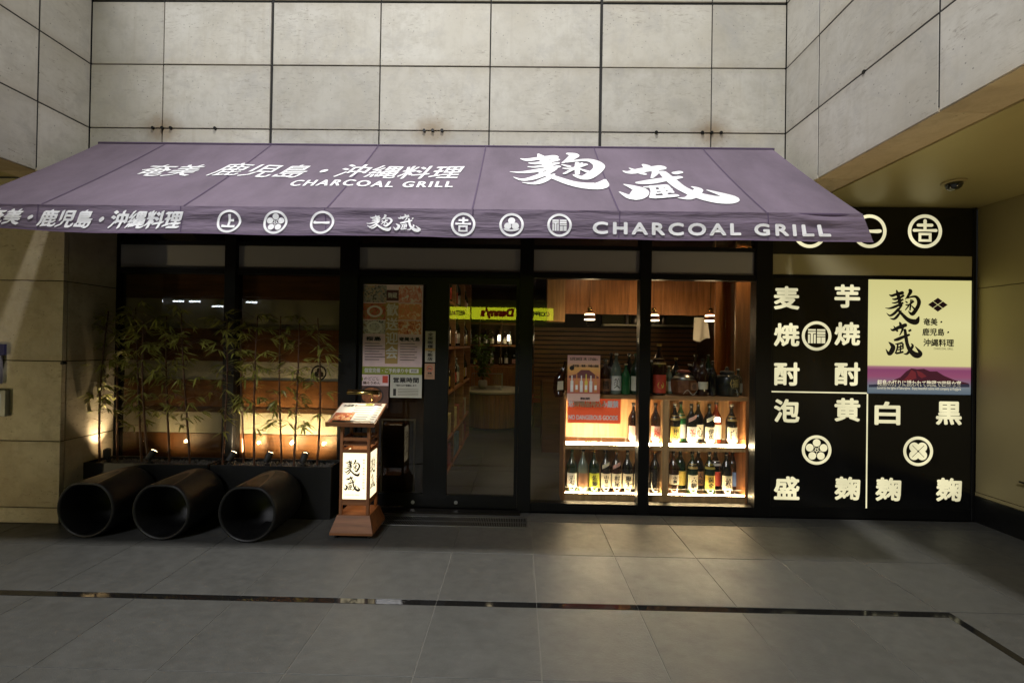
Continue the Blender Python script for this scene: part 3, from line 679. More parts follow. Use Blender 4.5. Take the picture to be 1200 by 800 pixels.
box('side_panel', hx0-.02, hx0, HY, HB, .0, zt0, M['wood'], sh); box('divider', hxd0, hxd1, HY-.004, HB-.02, zl0, zt0, M['wood_light'], sh); box('side_panel', hx1, hx1+.02, HY, HB, 0, zt0, M['wood'], sh)
box('back_panel', hx0, hx1, HB-.02, HB, 0, zt0, M['wood_light'], sh)
box('plinth', hx0, hx1, HY+.02, HB-.021, 0, zl0, M['wood_dark'], sh)
for a, b in ((hx0+.004, hxd0-.003), (hxd1+.003, hx1-.004)):
    box('led_strip', a, b, HY+.004, HY+.016, zm1, zm1+.022, M['led'], sh)
    box('led_strip', a, b, HY+.004, HY+.013, zl1, zl1+.008, M['led_low'], sh)
    for zz in (zm1+.075, zl1+.055):
        m = MB(); m.tube([(a, HY+.010, zz), (b, HY+.010, zz)], .0022, 6)
        for k in range(4): x = a+(b-a)*(k+.5)/4; m.tube([(x, HY+.010, zz), (x, HY+.010, zz-.06)], .0018, 5)
        m.build('guard_rail', M['steel'], sh)
GL = {'green': mat('dark green bottle glass', (.008, .026, .010), .08, coat=.6, spec=.7), 'brown': mat('brown bottle glass', (.035, .012, .005), .08, coat=.6),
      'black': mat('black bottle glass', (.008, .007, .007), .07, coat=.8), 'bright': mat('bright green bottle glass', (.02, .12, .035), .08, coat=.6),
      'clear': mat('pale clear bottle glass', (.16, .20, .16), .07, coat=.6), 'red': mat('red glazed bottle', (.22, .03, .012), .1, coat=.6)}
LB = {'cream': mat('cream bottle label', (.72, .66, .50), .6), 'white': mat('white bottle label', (.80, .78, .72), .6), 'lime': mat('lime bottle label', (.50, .56, .04), .6),
      'yellow': mat('yellow bottle label', (.68, .52, .10), .6), 'pink': mat('pink bottle label', (.76, .44, .38), .6), 'brown': mat('brown bottle label', (.25, .12, .06), .6), 'gold': mat('gold neck label', (.55, .40, .14), .45, .4),
      'blue': mat('blue bottle label', (.08, .16, .42), .6), 'redl': mat('red bottle label', (.55, .06, .03), .6), 'black': M['ink']}
CP = {'white': mat('white cap', (.7,.7,.66), .4), 'black': mat('black cap', (.02,.02,.02), .3), 'gold': mat('gold cap', (.5,.35,.1), .3, .8), 'green': mat('green cap', (.03,.12,.05), .4)}
_bc = {}
def bottle_data(h, r, glass, cap):
    k = (round(h, 3), round(r, 4), glass, cap)
    if k not in _bc:
        pr = [(r*.80, 0), (r*.97, h*.012), (r, h*.035), (r, h*.56), (r*.97, h*.61), (r*.80, h*.68), (r*.50, h*.755), (r*.33, h*.81), (r*.28, h*.87), (r*.27, h*.93), (r*.33, h*.932), (r*.33, h*.95)]
        g = MB(); g.lathe(pr, (0,0,0), 22); c = MB(); c.lathe([(r*.33, h*.951), (r*.34, h*.985), (r*.30, h), ], (0,0,0), 16)
        go = g.build('glass_body', GL[glass], None, True, origin=(0,0,0)); cc = c.build('cap', CP[cap], None, True, origin=(0,0,0))
        COL.objects.unlink(go); COL.objects.unlink(cc); _bc[k] = (go.data, cc.data)
    return _bc[k]
def bottle(x, y, z, h=.40, r=.052, glass='green', cap='black', label='cream', txt=None, neck=None, tilt=None, name='sake_bottle', desc='', group='bottles in the lit display shelf', ink=None, lz=(.10, .45), cat='bottle'):
    t = thing(name, desc, cat, (x, y, z), group)
    gd, cd = bottle_data(h, r, glass, cap)
    for nm, dt in (('glass_body', gd), ('cap', cd)):
        o = bpy.data.objects.new(nm, dt); COL.objects.link(o); o.parent = t
    if label:
        n = 10; R = r+.0008; V = []; F = []; sp = 1.15
        for k in range(n+1):
            a = -sp+2*sp*k/n
            for zz in lz: V.append((x+R*sin(a), y-R*cos(a), z+h*zz))
        for k in range(n): F.append((2*k, 2*k+2, 2*k+3, 2*k+1))
        mesh('label', V, F, LB[label], t, True)
        if txt:
            P = Print(); c0 = h*(lz[0]+lz[1])/2; hh = h*(lz[1]-lz[0])*.8
            for i, ch in enumerate(txt):
                n_ = len(txt); P.text(ch, 0, c0+hh/2-hh*(i+.5)/n_, w=min(hh/n_*.95, r*1.1), h=hh/n_*.85, nib=r*.035)
            P.build('label_print', lambda u, v, l: Vector((x+(R+.0005+l*.3)*sin(u/R), y-(R+.0005+l*.3)*cos(u/R), z+v)), ink or M['ink'], t)
    if neck:
        V = []; F = []; n = 8
        for k in range(n+1):
            a = -1.2+2.4*k/n
            for rr, zz in ((r*.985, .60), (r*.64, .715)): V.append((x+(rr+.002)*sin(a), y-(rr+.002)*cos(a), z+h*zz))
        for k in range(n): F.append((2*k, 2*k+2, 2*k+3, 2*k+1))
        mesh('neck_label', V, F, LB[neck], t, True)
    if tilt:
        V = []; F = []; n = 6
        for k in range(n+1):
            a = -.8+1.5*k/n; zc = h*.60+h*.11*k/n
            rr = r*1.02 if zc < h*.6 else r*(1.02-.9*(zc/h-.6))
            for dz in (-.018, .018): V.append((x+(rr+.004)*sin(a), y-(rr+.004)*cos(a), z+zc+dz))
        for k in range(n): F.append((2*k, 2*k+2, 2*k+3, 2*k+1))
        mesh('band_label', V, F, LB[tilt], t, True)
    return t
FYb, BYb = 4.285, 4.42
def row(items, z, pyc):
    for (px, dep, kw) in items:
        y = FYb if dep == 0 else BYb
        bottle(X_(px, pyc, y), y, z+.001, **kw)
D = lambda **k: k
row([(670, 0, D(glass='green', cap='green', label='white', txt='寿', desc='green bottle with white label, first on the bottom shelf at left')),
     (683, 0, D(glass='clear', cap='black', label='brown', desc='pale bottle with brown label, second on the bottom shelf at left')),
     (696, 0, D(glass='green', cap='gold', label='lime', txt='佐藤', desc='dark bottle with bright lime green label on the bottom shelf')),
     (709.5, 0, D(glass='black', label='cream', txt='山ねこ', tilt='cream', desc='dark bottle lettered 山ねこ with a cream slanting band')),
     (722, 0, D(glass='brown', cap='gold', label='cream', txt='村尾', tilt='pink', desc='brown bottle lettered 村尾 with a pink slanting band')),
     (735, 0, D(glass='black', label='cream', txt='魔王', desc='black bottle lettered 魔王 with cream label on the bottom shelf')),
     (748, 0, D(glass='black', label='cream', desc='dark bottle behind the post on the bottom shelf')),
     (767, 0, D(glass='black', cap='gold', label=None, neck=None, txt=None, desc='plain black bottle just left of the shelf divider, bottom shelf'))], zl1, 560)
row([(789, 0, D(glass='brown', label='cream', txt='小鶴', lz=(.22, .45), desc='brown bottle just right of the divider, bottom shelf')),
     (797, 1, D(glass='green', label='yellow', neck=None, desc='green bottle with yellow label in the back row, bottom shelf')),
     (811, 0, D(glass='green', label='cream', txt='六調', neck='gold', desc='green bottle with gold neck label and cream label, bottom shelf')),
     (818, 1, D(glass='black', label='brown', txt='大和', desc='black bottle with brown label in the back row, bottom shelf')),
     (831, 0, D(glass='green', label='yellow', txt='黄金', neck='yellow', desc='dark bottle with yellow label and yellow neck, bottom shelf')),
     (838, 1, D(glass='black', label='redl', neck='white', desc='black bottle with red and white labels in the back row')),
     (851, 0, D(glass='black', label='cream', txt='松', desc='black bottle with plain cream label near the shelf right end')),
     (858, 1, D(glass='brown', label='blue', desc='brown bottle with blue label at the right end, bottom shelf'))], zl1, 560)
row([(742, 0, D(glass='brown', label='pink', desc='brown bottle with pale pink label left of the post, middle shelf')),
     (768, 0, D(glass='brown', label='pink', txt='梅', ink=LB['redl'], desc='brown bottle with pink label and red lettering, left of divider')),
     (790.5, 0, D(glass='black', cap='white', label='yellow', txt='黒', neck='gold', desc='black bottle with yellow label at the left of the middle shelf')),
     (797.5, 1, D(glass='bright', label='white', neck='gold', desc='bright green bottle with white label in the back row')),
     (810, 0, D(glass='black', label='white', txt='海', ink=LB['redl'], tilt='pink', desc='black bottle with red lettering and pink band, middle shelf')),
     (818, 1, D(glass='black', label='cream', txt='心', cap='gold', desc='black bottle with gold cap in the back row, middle shelf')),
     (831, 0, D(glass='black', label='cream', txt='伊佐', tilt='cream', desc='black bottle with cream slanting band, middle shelf')),
     (839, 1, D(glass='red', label='cream', desc='reddish bottle in the back row of the middle shelf')),
     (857, 0, D(glass='black', cap='white', label='cream', txt='白', neck='gold', desc='black bottle with gold neck at the right of the middle shelf'))], zm1, 500)
row([(709, 0, D(glass='brown', label='brown', txt='熊', h=.34, r=.06, desc='brown bottle behind the small event poster')),
     (722, 0, D(glass='clear', cap='white', label='white', txt='美', desc='pale clear bottle with white label on the top board')),
     (733.5, 0, D(glass='bright', cap='gold', label=None, h=.30, r=.046, desc='short bright green bottle on the top board')),
     (745, 0, D(glass='green', cap='green', label='cream', desc='green bottle beside the post on the top board')),
     (737, 1, D(glass='black', label=None, desc='tall black bottle behind the short green one')),
     (716, 1, D(glass='black', label=None, desc='tall black bottle behind the pale clear one')),
     (823, 0, D(glass='brown', label='cream', lz=(.18,.38), h=.36, desc='brown bottle right of the faceted jar on the top board')),
     (829.5, 1, D(glass='green', label=None, desc='slim green bottle between the jar and the black crock')),
     (815, 1, D(glass='brown', label=None, desc='brown bottle behind the faceted jar')),
     (756, 1, D(glass='green', label=None, desc='dark green bottle behind the dark post on the top board')),
     (764, 1, D(glass='clear', cap='white', label=None, h=.33, desc='pale clear bottle behind the sunburst bottle')),
     (792, 1, D(glass='black', cap='gold', label='gold', h=.36, desc='black bottle with a gold label left behind the faceted jar')),
     (808, 1, D(glass='black', cap='white', label='white', h=.30, desc='small black bottle with white cap right behind the faceted jar')),
     (835, 0, D(glass='black', label=None, h=.34, r=.04, desc='slim plain black bottle just left of the black crock')),
     (865, 1, D(glass='brown', cap='white', label='cream', h=.26, r=.04, desc='short brown bottle right of the black crock')),
     (784, 1, D(glass='clear', cap='white', label='white', h=.28, r=.04, desc='small pale bottle behind the faceted jar'))], zt1, 440)
# large bottle with the red bird label, faceted jar, black crock, leaning tall jar on the left
bx, by = X_(772, 440, 4.28), 4.28
t = bottle(bx, by, zt1+.001, h=.50, r=.068, glass='brown', cap='gold', label='redl', neck='gold', lz=(.05, .40), name='decanter_bottle', desc='large bottle with a red and green sunburst label and gold top', group=None)
P = Print(); P.disc(0, .10, .032, 0); P.disc(0, .12, .014, 1); P.rect(-.06, .03, .06, .055, 2); P.rect(-.06, .056, .06, .07, 0)
P.build('label_print', lambda u, v, l: Vector((bx+.0692*sin(u/.069), by-(.0692+l)*cos(u/.069), zt1+.001+v)), [LB['yellow'], LB['redl'], mat('green label print', (.05,.25,.08), .6)], t)
jx, jy = X_(801, 450, 4.33), 4.33
jr = thing('faceted_jar', 'squat brown faceted jar with a metal shoulder', 'jar', (jx, jy, zt1))
m = MB(); m.lathe([(.085, 0), (.118, .03), (.128, .10), (.126, .15)], (jx, jy, zt1+.001), 8); m.build('body', mat('brown faceted glaze', (.18,.07,.03), .35, var=.3, vscale=12), jr)
m = MB(); m.lathe([(.118, .151), (.09, .185), (.055, .205), (.05, .22)], (jx, jy, zt1), 24); m.build('shoulder', M['steel'], jr, True)
m = MB(); m.lathe([(.062, .221), (.065, .23), (.05, .245), (.02, .25)], (jx, jy, zt1), 20); m.build('lid', mat('dull red lid', (.22,.05,.03), .5), jr, True)
P = Print(); P.rect(.02, .06, .09, .13); P.text('佰', .055, .095, w=.04, h=.05, mi=1, bold=.001); P.stroke([(-.05,.02,.004),(-.01,.06,.004),(.04,.015,.004),(.08,.05,.004)], 2)
P.build('label', lambda u, v, l: Vector((jx+u, jy-.127-l, zt1+v)), [LB['brown'], M['ink'], LB['cream']], jr)
kx, ky = X_(852, 445, 4.33), 4.33
kr = thing('black_crock', 'round black lidded crock with a gold seal and a tap', 'crock', (kx, ky, zt1))
m = MB(); m.lathe([(.10, 0), (.108, .01), (.112, .10), (.112, .175), (.10, .20), (.06, .205)], (kx, ky, zt1+.001), 28); m.build('body', mat('black glaze', (.014,.015,.012), .3, coat=.4), kr, True)
m = MB(); m.lathe([(.066, .207), (.068, .235), (.055, .242), (.02, .245), (.018, .27), (.006, .285)], (kx, ky, zt1), 24); m.build('lid', M['black'], kr, True)
P = Print(); P.disc(0, .13, .055, 0, 8); P.disc(0, .13, .048, 1, 8); P.text('福', 0, .13, w=.065, h=.075, nib=.002, mi=0)
P.build('seal', lambda u, v, l: Vector((kx+.1125*sin((u+.03)/.112), ky-(.1127+l)*cos((u+.03)/.112), zt1+v)), [LB['gold'], M['black']], kr)
m = MB(); m.tube([(kx+.03, ky-.11, zt1+.045), (kx+.03, ky-.15, zt1+.045), (kx+.03, ky-.155, zt1+.02)], .008, 8); m.tube([(kx+.03, ky-.135, zt1+.05), (kx+.03, ky-.135, zt1+.075)], .005, 6); m.build('tap', M['steel'], kr)
# slanted carafe group at the left end of the top board
lx, ly = X_(656, 440, 4.36), 4.36
cf = thing('glass_carafe', 'tilted glass carafe behind the left edge of the event poster', 'carafe', (lx, ly, zt1))
g = MB(); pts = [(lx+.0, ly, zt1-.04), (lx-.012, ly, zt1+.05), (lx-.002, ly, zt1+.14), (lx+.03, ly, zt1+.20), (lx+.05, ly, zt1+.27), (lx+.06, ly, zt1+.31)]
g.tube(pts, [.05, .062, .055, .034, .018, .02], 18); g.build('glass_body', GL['brown'], cf, True)
mesh('label', [(lx-.03, ly-.066, zt1+.03), (lx+.03, ly-.066, zt1+.035), (lx+.03, ly-.062, zt1+.12), (lx-.025, ly-.062, zt1+.115)], [(0,1,2,3)], LB['cream'], cf)
# posters on the shelf glass
ex0, ez0 = at(664.5, 469.5, 4.075); ex1, ez1 = at(703.5, 416.5, 4.075)
def grad_mat(name, stops, axis='Z', noise=0, scale=5):
    m = bpy.data.materials.new(name); m.use_nodes = True; nt = m.node_tree; N = nt.nodes; L = nt.links; b = N['Principled BSDF']; b.inputs['Roughness'].default_value = .5
    tc = N.new('ShaderNodeTexCoord'); sx = N.new('ShaderNodeSeparateXYZ'); L.new(tc.outputs['Generated'], sx.inputs[0]); v = sx.outputs[axis]
    if noise:
        nz = N.new('ShaderNodeTexNoise'); nz.inputs['Scale'].default_value = scale; nz.inputs['Detail'].default_value = 4; L.new(tc.outputs['Generated'], nz.inputs[0])
        a = N.new('ShaderNodeMath'); a.operation = 'MULTIPLY_ADD'; L.new(nz.outputs[0], a.inputs[0]); a.inputs[1].default_value = noise; L.new(v, a.inputs[2])
        s = N.new('ShaderNodeMath'); s.operation = 'SUBTRACT'; L.new(a.outputs[0], s.inputs[0]); s.inputs[1].default_value = noise/2; v = s.outputs[0]
    r = N.new('ShaderNodeValToRGB'); el = r.color_ramp.elements; el[0].position = stops[0][0]; el[0].color = (*stops[0][1], 1); el[1].position = stops[-1][0]; el[1].color = (*stops[-1][1], 1)
    for p, c in stops[1:-1]: q = el.new(p); q.color = (*c, 1)
    L.new(v, r.inputs[0]); L.new(r.outputs[0], b.inputs['Base Color']); return m
ev = thing('event_poster', 'small orange poster with a row of bottles stuck on the window', 'poster', ((ex0+ex1)/2, 4.075, ez0))
M['ev'] = grad_mat('orange poster print', [(0, (.75,.5,.42)), (.16, (.72,.45,.36)), (.17, (.45,.12,.08)), (.5, (.60,.22,.10)), (.7, (.80,.42,.12)), (.85, (.75,.45,.35)), (1, (.70,.40,.38))])
box('sheet', ex0, ex1, 4.0735, 4.0755, ez0, ez1, M['ev'], ev)
ew, eh = ex1-ex0, ez1-ez0
P = Print(); P.poly([(.04,.55),(.25,.58),(.42,.68),(.66,.68),(.85,.58),(.96,.53),(.96,.50),(.04,.50)], 0)
for i, m_ in enumerate((1, 2, 1, 3, 1, 2)):
    x = .14+.145*i; P.rect(x-.045, .2, x+.045, .44, m_); P.rect(x-.018, .44, x+.018, .56+.03*(i % 2), m_); P.rect(x-.035, .25, x+.035, .35, 4)
P.v = [(u*ew, v*eh, l) for u, v, l in P.v]
P.text('5月28日 木 17:00~', ew*.5, eh*.92, w=ew*.85, h=eh*.07, mi=5, bold=.0006); P.text('鹿児島・奄美・沖縄の焼酎', ew*.55, eh*.77, w=ew*.8, h=eh*.055, mi=5, bold=.0005)
P.text('麹蔵', ew*.55, eh*.06, w=ew*.3, h=eh*.05, mi=5, bold=.0004); P.disc(ew*.13, eh*.72, ew*.07, 5, 16)
P.build('print', facing(4.0733, ex0, ez0), [mat('poster mountain', (.16,.05,.05), .6), mat('poster bottle pale', (.7,.68,.62), .6), mat('poster bottle orange', (.6,.25,.08), .6), mat('poster bottle yellow', (.7,.55,.1), .6), LB['white'], M['ink']], ev)
# red sign inside the shelf
rx0, rz0 = at(665, 495, 4.23); rx1, rz1 = at(727.5, 465.5, 4.23)
rs = thing('warning_sign', 'red notice reading no dangerous goods inside the lit shelf', 'sign', ((rx0+rx1)/2, 4.19, rz0))
box('board', rx0, rx1, 4.227, 4.231, rz0, rz1, mat('red orange sign', (.72, .09, .03), .5, emit=(.8,.1,.03), estr=.4), rs)  # slight emission brightens the red board, which is no lamp
P = Print(); wv = rx1-rx0; P.text('危険物品持込み厳禁', (rx0+rx1)/2-.01, rz1-.065, w=wv*.94, h=.066, bold=.003); P.text('NO DANGEROUS GOODS', (rx0+rx1)/2-.01, rz0+.055, w=wv*.92, h=.042, bold=.0022)
P.build('lettering', facing(4.2268), M['white_print'], rs)

# ================================================================== interior
room = thing('restaurant_interior', 'dim wood lined dining room seen through the door and windows', 'room', (0, 7, 0))
RW = 3.3
box('floor', -3.9, RW, 4.14, 11, -.03, -.012, M['grout'], room)
it = tile_mesh('inside_tile', T-2*G, T-2*G, M['slate_in']); COL.objects.unlink(it)
for i in range(-2, 6):
    for k in range(9): place(it, 'inside_tile', (JX+(i)*T+T/2, 4.44+T*k, 0), room)
box('left_wall', -3.9, -3.8, 4.36, 11, 0, 2.95, M['wood_dark'], room); box('right_wall', RW, RW+.1, 4.14, 11, 0, 2.95, M['wood_dark'], room)
box('back_wall', -3.8, RW, 10.2, 10.3, 0, 2.95, M['wood_dark'], room); box('ceiling', -3.8, RW, 4.26, 10.2, 2.86, 2.95, M['black'], room)
# left window paper and wood screen, banded
M['screen_wood'] = wood_mat('screen wood', (.24, .105, .04), axis='x')
def screen(x0, x1, label):
    t = thing('window_screen', label, 'screen', ((x0+x1)/2, 4.32, .3))
    Y = 4.155
    bands = [(318, 351, 'wood'), (351, 386, 'paperwall'), (386, 424, 'wood'), (424, 446, 'paperwall'), (446, 478, 'wood'), (478, 484, 'wood_dark'), (484, 509, 'paperwall'), (509, 552, 'wood')]
    for a, b, mm in bands:
        za, zb = Z_(320, b, Y), Z_(320, a, Y); dd = {'wood': .0, 'paperwall': .012, 'wood_dark': -.008}[mm]
        box('screen_panel' if mm == 'paperwall' else 'screen_board', x0, x1, Y+dd, Y+.04, za+.001, zb-.001, M['screen_wood'] if mm == 'wood' else M[mm], t)
    cx, cz = at(373, 437, Y); 
    if x1 > cx > x0:
        P = Print(); emblem(P, 'balls', cx, cz, .075); P.build('crest', facing(Y+.011), M['black'], t)
    return t
screen(FX(133), FX(265), 'banded wood and paper screen in the far left window, dim')
screen(FX(273), FX(399), 'banded wood and paper screen with a round crest, brightly uplit')
box('partition', FX(405), FX(405)+.03, 4.14, 6.0, 0, 2.86, M['wood_dark'], room)
# header boards, kitchen
def R_(px, py, Y): return at(px, py, Y)
kx0 = R_(661, 340, 6.4)[0]
kt = thing('kitchen_hatch', 'open kitchen hatch with hanging header behind the bottle shelf', 'kitchen', (2, 6.5, 0))
x = kx0; i = 0
while x < 3.28:
    w_ = random.uniform(.16, .22); box('header_board', x+.001, min(x+w_, 3.29)-.001, 6.4+random.uniform(0, .004), 6.44, R_(700, 368, 6.4)[1], 2.86, M['wood'], kt); x += w_; i += 1
box('header_end', R_(641, 340, 6.3)[0], kx0-.004, 6.2, 6.44, R_(700, 378, 6.3)[1], 2.86, M['wood_light'], kt)
box('counter', kx0-.3, 3.29, 6.3, 6.8, 0, 1.02, M['wood_dark'], kt)
kz = R_(800, 381, 8)[1]
box('ledge', R_(706, 381, 8)[0], 3.29, 7.9, 8.1, kz-.03, kz, mat('pale steel ledge', (.5,.5,.42), .4, .4), kt)
M['wood_slat'] = wood_mat('brown slat wood', (.17, .085, .035), axis='x'); zb_ = R_(800, 470, 8)[1]; n = 16
for k in range(n):
    z0 = zb_ + (kz-.05-zb_)*k/n; box('wall_slat', R_(626, 420, 8)[0], 3.29, 8.06, 8.1, z0, z0+(kz-.05-zb_)/n*.72, M['wood_slat'], kt)
box('back_panel', R_(626, 420, 8)[0], 3.29, 8.101, 8.14, .9, 2.85, M['black'], kt)
box('ledge_back', R_(706, 381, 8)[0], 3.29, 8.04, 8.06, kz+.001, kz+.28, mat('dull green wall', (.07,.08,.035), .6), kt)
for px, w_ in ((735, .03), (770, .05), (777, .05), (745, .08)):
    xx, zz = R_(px, 381, 7.95); m = MB(); m.lathe([(w_*.8, 0), (w_, .01), (w_, .15), (w_*.7, .17)], (xx, 7.96, kz+.001), 12)
    tag(m.build('steel_canister', M['steel'], None, True), {735: 'slim steel canister on the ledge left of the dark post', 770: 'steel canister on the ledge nearest the dark post', 777: 'steel canister second from the dark post on the ledge', 745: 'wide steel canister on the ledge left of the dark post'}[px], 'canister', 'canisters on the kitchen ledge')
# people-less kitchen: white cloth hung at the hatch
tx0, tz0 = R_(813, 398, 6.3); tx1, tz1 = R_(829, 372, 6.3)
V = []; F = []; nx, nz = 14, 10
for j in range(nz+1):
    for i in range(nx+1):
        u, v = i/nx, j/nz; V.append((tx0+(tx1-tx0)*u*(1+.15*v), 6.3+.02*sin(u*9+v*2)*(.3+v), tz1+(tz0-tz1)*v*(1+.08*sin(u*5))))
for j in range(nz):
    for i in range(nx): F.append((j*(nx+1)+i, j*(nx+1)+i+1, (j+1)*(nx+1)+i+1, (j+1)*(nx+1)+i))
cl = mesh('hanging_cloth', V, F, mat('white cotton', (.62,.60,.54), .9), None, True); tag(cl, 'white cloth hanging at the kitchen hatch by the right pendant', 'cloth')
for px, w in ((787, .05), (797, .07), (809, .06), (842, .05)):
    xx = R_(px, 415, 6.5)[0]; m = MB(); m.lathe([(w*.7, 0), (w, .02), (w, .14), (w*.6, .17), (w*.6, .19)], (xx, 6.5, 1.02), 14)
    tag(m.build('counter_jar', mat('pale jar', (.35,.2,.13), .3, var=.3, vscale=10), None, True), {787: 'small pale jar behind the sunburst bottle', 797: 'larger pale jar behind the faceted jar', 809: 'pale jar under the hanging white cloth', 842: 'pale jar beside the oak partition'}[px], 'jar', 'jars on the kitchen counter')
# wood wall boards at right of the shelf
wb = thing('wood_partition', 'tall oak partition at the right end of the bottle window', 'partition', (2.5, 4.9, 0))
for a, b, Y, mm in ((838, 850, 5.05, 'wood'), (850.3, 863, 5.05, 'wood'), (862, 878, 4.66, 'wood'), (878.3, 892, 4.66, 'wood')):
    x0, x1 = R_(a, 400, Y)[0], R_(b, 400, Y)[0]; box('wood_board', x0, x1, Y, Y+.03, 0, 2.85, M[mm], wb, bevel=.002)
# door side shelving along x = -0.8, bottles on it
ds = thing('wall_shelving', 'tall shelving of bottles along the left side inside the door', 'shelving', (-.9, 5.8, 0))
sx = -.80
box('back_panel', sx-.34, sx-.32, 4.62, 7.3, 0, 2.6, M['wood_dark'], ds)
LV = [.02, .40, .95, 1.48, 2.02, 2.5]
for z_ in LV: box('shelf_board', sx-.32, sx, 4.62, 7.3, z_, z_+.03, M['wood'], ds)
for y_ in (4.62, 5.5, 6.4, 7.27): box('upright', sx-.30, sx+.004, y_, y_+.03, 0, 2.53, M['wood_x'], ds)
ORD = ['first','second','third','fourth','fifth','sixth','seventh','eighth','ninth','tenth','eleventh','twelfth','thirteenth','fourteenth','fifteenth','sixteenth','seventeenth','eighteenth','nineteenth','twentieth','last but one','last','last'] 
SH = {.95: 'lower', 1.48: 'middle', 2.02: 'top', .05: 'floor', .43: 'second lowest'}
NM = {'redl': 'red'}
gl_ = ['green', 'brown', 'black', 'clear', 'black', 'brown']; lb_ = ['cream', 'white', 'yellow', 'redl', 'cream', 'pink']
for z_ in (.95, 1.48, 2.02):
    yy = 4.74; ct = 0
    while yy < 7.2:
        if min(abs(yy-q) for q in (5.52, 6.42, 7.28)) > .07:
            g_ = random.choice(gl_); l_ = random.choice(lb_)
            o = bottle(sx-.08, yy, z_+.031, h=random.choice((.36, .40, .42)), r=.05, glass=g_, cap=random.choice(('white', 'black', 'gold')), label=l_, desc='%s bottle with %s label, %s from the door on the %s bottle shelf' % (g_, NM.get(l_, l_), ORD[ct], SH[z_]), group='bottles on the tall shelving inside the door'); ct += 1
        yy += .135
for z_ in (.05, .43):
    yy = 4.8; ct = 0
    while yy < 7.1:
        if min(abs(yy-q) for q in (5.52, 6.42, 7.28)) > .15:
            cc_ = random.choice([(.45,.40,.34), (.30,.06,.04), (.12,.2,.25), (.5,.45,.2)])
            b_ = box('gift_box', sx-.26, sx-.02, yy-.11, yy+.11, z_+.001, z_+.26, mat('printed carton', cc_, .5, var=.5, vscale=14), None, bevel=.003)
            tag(b_, 'printed carton, %s from the door on the %s shelf of the tall shelving' % (ORD[ct], SH[z_]), 'box', 'cartons on the low shelves inside the door'); ct += 1
        yy += .26
# round wooden counter with a tray, glass case and greenery
rc = (X_(578, 470, 8.2), 8.3)
rt = thing('round_counter', 'round slatted wooden counter standing beyond the door', 'counter', (rc[0], rc[1], 0))
n = 40
m = MB(); m.lathe([(.56, .03), (.56, .66)], (rc[0], rc[1], 0), 48); m.build('core', M['wood_dark'], rt)
sm = None
for k in range(n):
    a = 2*pi*k/n
    if sin(a) > .35: continue
    q = MB(); q.box(-.042, .042, -.012, .012, .05, .64)
    o = q.build('slat', M['wood'], rt) if sm is None else None
    if sm is None: sm = o.data
    else: o = bpy.data.objects.new('slat', sm); link(o, rt)
    o.location = (rc[0]+.572*cos(a), rc[1]+.572*sin(a), .345); o.rotation_euler = (0, 0, a+pi/2)
m = MB(); m.lathe([(.62, .66), (.64, .665), (.64, .695), (.62, .70)], (rc[0], rc[1], 0), 48); m.build('top', mat('pale counter rim', (.5,.47,.38), .35), rt)
gc = thing('glass_case', 'small glass case on the round counter', 'case', (rc[0]+.1, rc[1]-.25, .70))
a0, a1 = X_(553, 450, 8.0), X_(588, 450, 8.0)
box('case_pane', a0, a1, 8.0, 8.005, .701, 1.0, glass_mat('case glass'), gc)
f = MB()
for xx in (a0, a1): f.box(xx-.005, xx+.005, 7.994, 7.999, .701, 1.0); f.box(xx-.005, xx+.005, 8.4, 8.41, .701, 1.0)
f.box(a0, a1, 7.994, 7.999, 1.001, 1.012); f.box(a0, a1, 7.994, 8.41, .701, .706); f.build('frame', M['steel'], gc)
gp = thing('potted_plant', 'leafy green branches in a pot on the round counter', 'plant', (X_(566, 430, 8.3), 8.3, .70))
gx = X_(566, 430, 8.3)
m = MB(); m.lathe([(.06, .702), (.09, .75), (.085, .85), (.07, .86)], (gx, 8.3, 0), 16); m.build('pot', M['paperwall'], gp, True)
m = MB(); V = MB()
for k in range(7):
    a = random.uniform(0, 2*pi); tip = Vector((gx+.18*cos(a), 8.3+.18*sin(a), .86+random.uniform(.5, .95))); m.tube([(gx, 8.3, .8), (gx+.03*cos(a), 8.3, 1.1), tip], [.006, .005, .002], 5)
    for q in range(70):
        f_ = random.uniform(.15, 1); p = Vector((gx, 8.3, .86)).lerp(tip, f_) + Vector((random.gauss(0,.05), random.gauss(0,.05), random.gauss(0,.04)))
        d1 = Vector((random.uniform(-1,1), random.uniform(-1,1), random.uniform(-.6,.6))).normalized()*.09; d2 = d1.cross(Vector((0,.3,1))).normalized()*.026
        V.add([p, p+d1*.5+d2, p+d1, p+d1*.5-d2], [(0,1,2,3)])
m.build('stems', M['culm'], gp); tag(V.build('foliage', mat('interior leaf', (.16,.27,.05), .5), gp), kind='stuff')
# back bar shelves
bb = thing('back_bar', 'far back bar with shelves of bottles behind the round counter', 'bar', (0, 9.9, 0))
for z_ in (1.05, 1.50, 2.0): box('shelf_board', -1.4, 1.6, 9.8, 10.15, z_, z_+.03, M['wood'], bb)
for x_ in lin(-1.4, 1.6, 6): box('upright', x_, x_+.03, 9.81, 10.15, 0, 2.4, M['wood_dark'], bb)
box('bar_front', -1.4, 1.6, 9.6, 9.8, 0, 1.05, M['wood'], bb)
for z_ in (1.05, 1.50):
    xx = -1.28; ct = 0
    while xx < 1.55:
        bottle(xx, 9.92, z_+.031, h=random.choice((.30, .36)), r=.045, glass=(g_ := random.choice(gl_)), cap=random.choice(('white', 'gold')), label=(l_ := random.choice(lb_)), desc='%s bottle with %s label, %s from the left on the %s far back bar shelf' % (g_, NM.get(l_, l_), ORD[ct], 'upper' if z_ > 1.2 else 'lower'), group='bottles on the far back bar'); ct += 1
        xx += random.uniform(.12, .2)
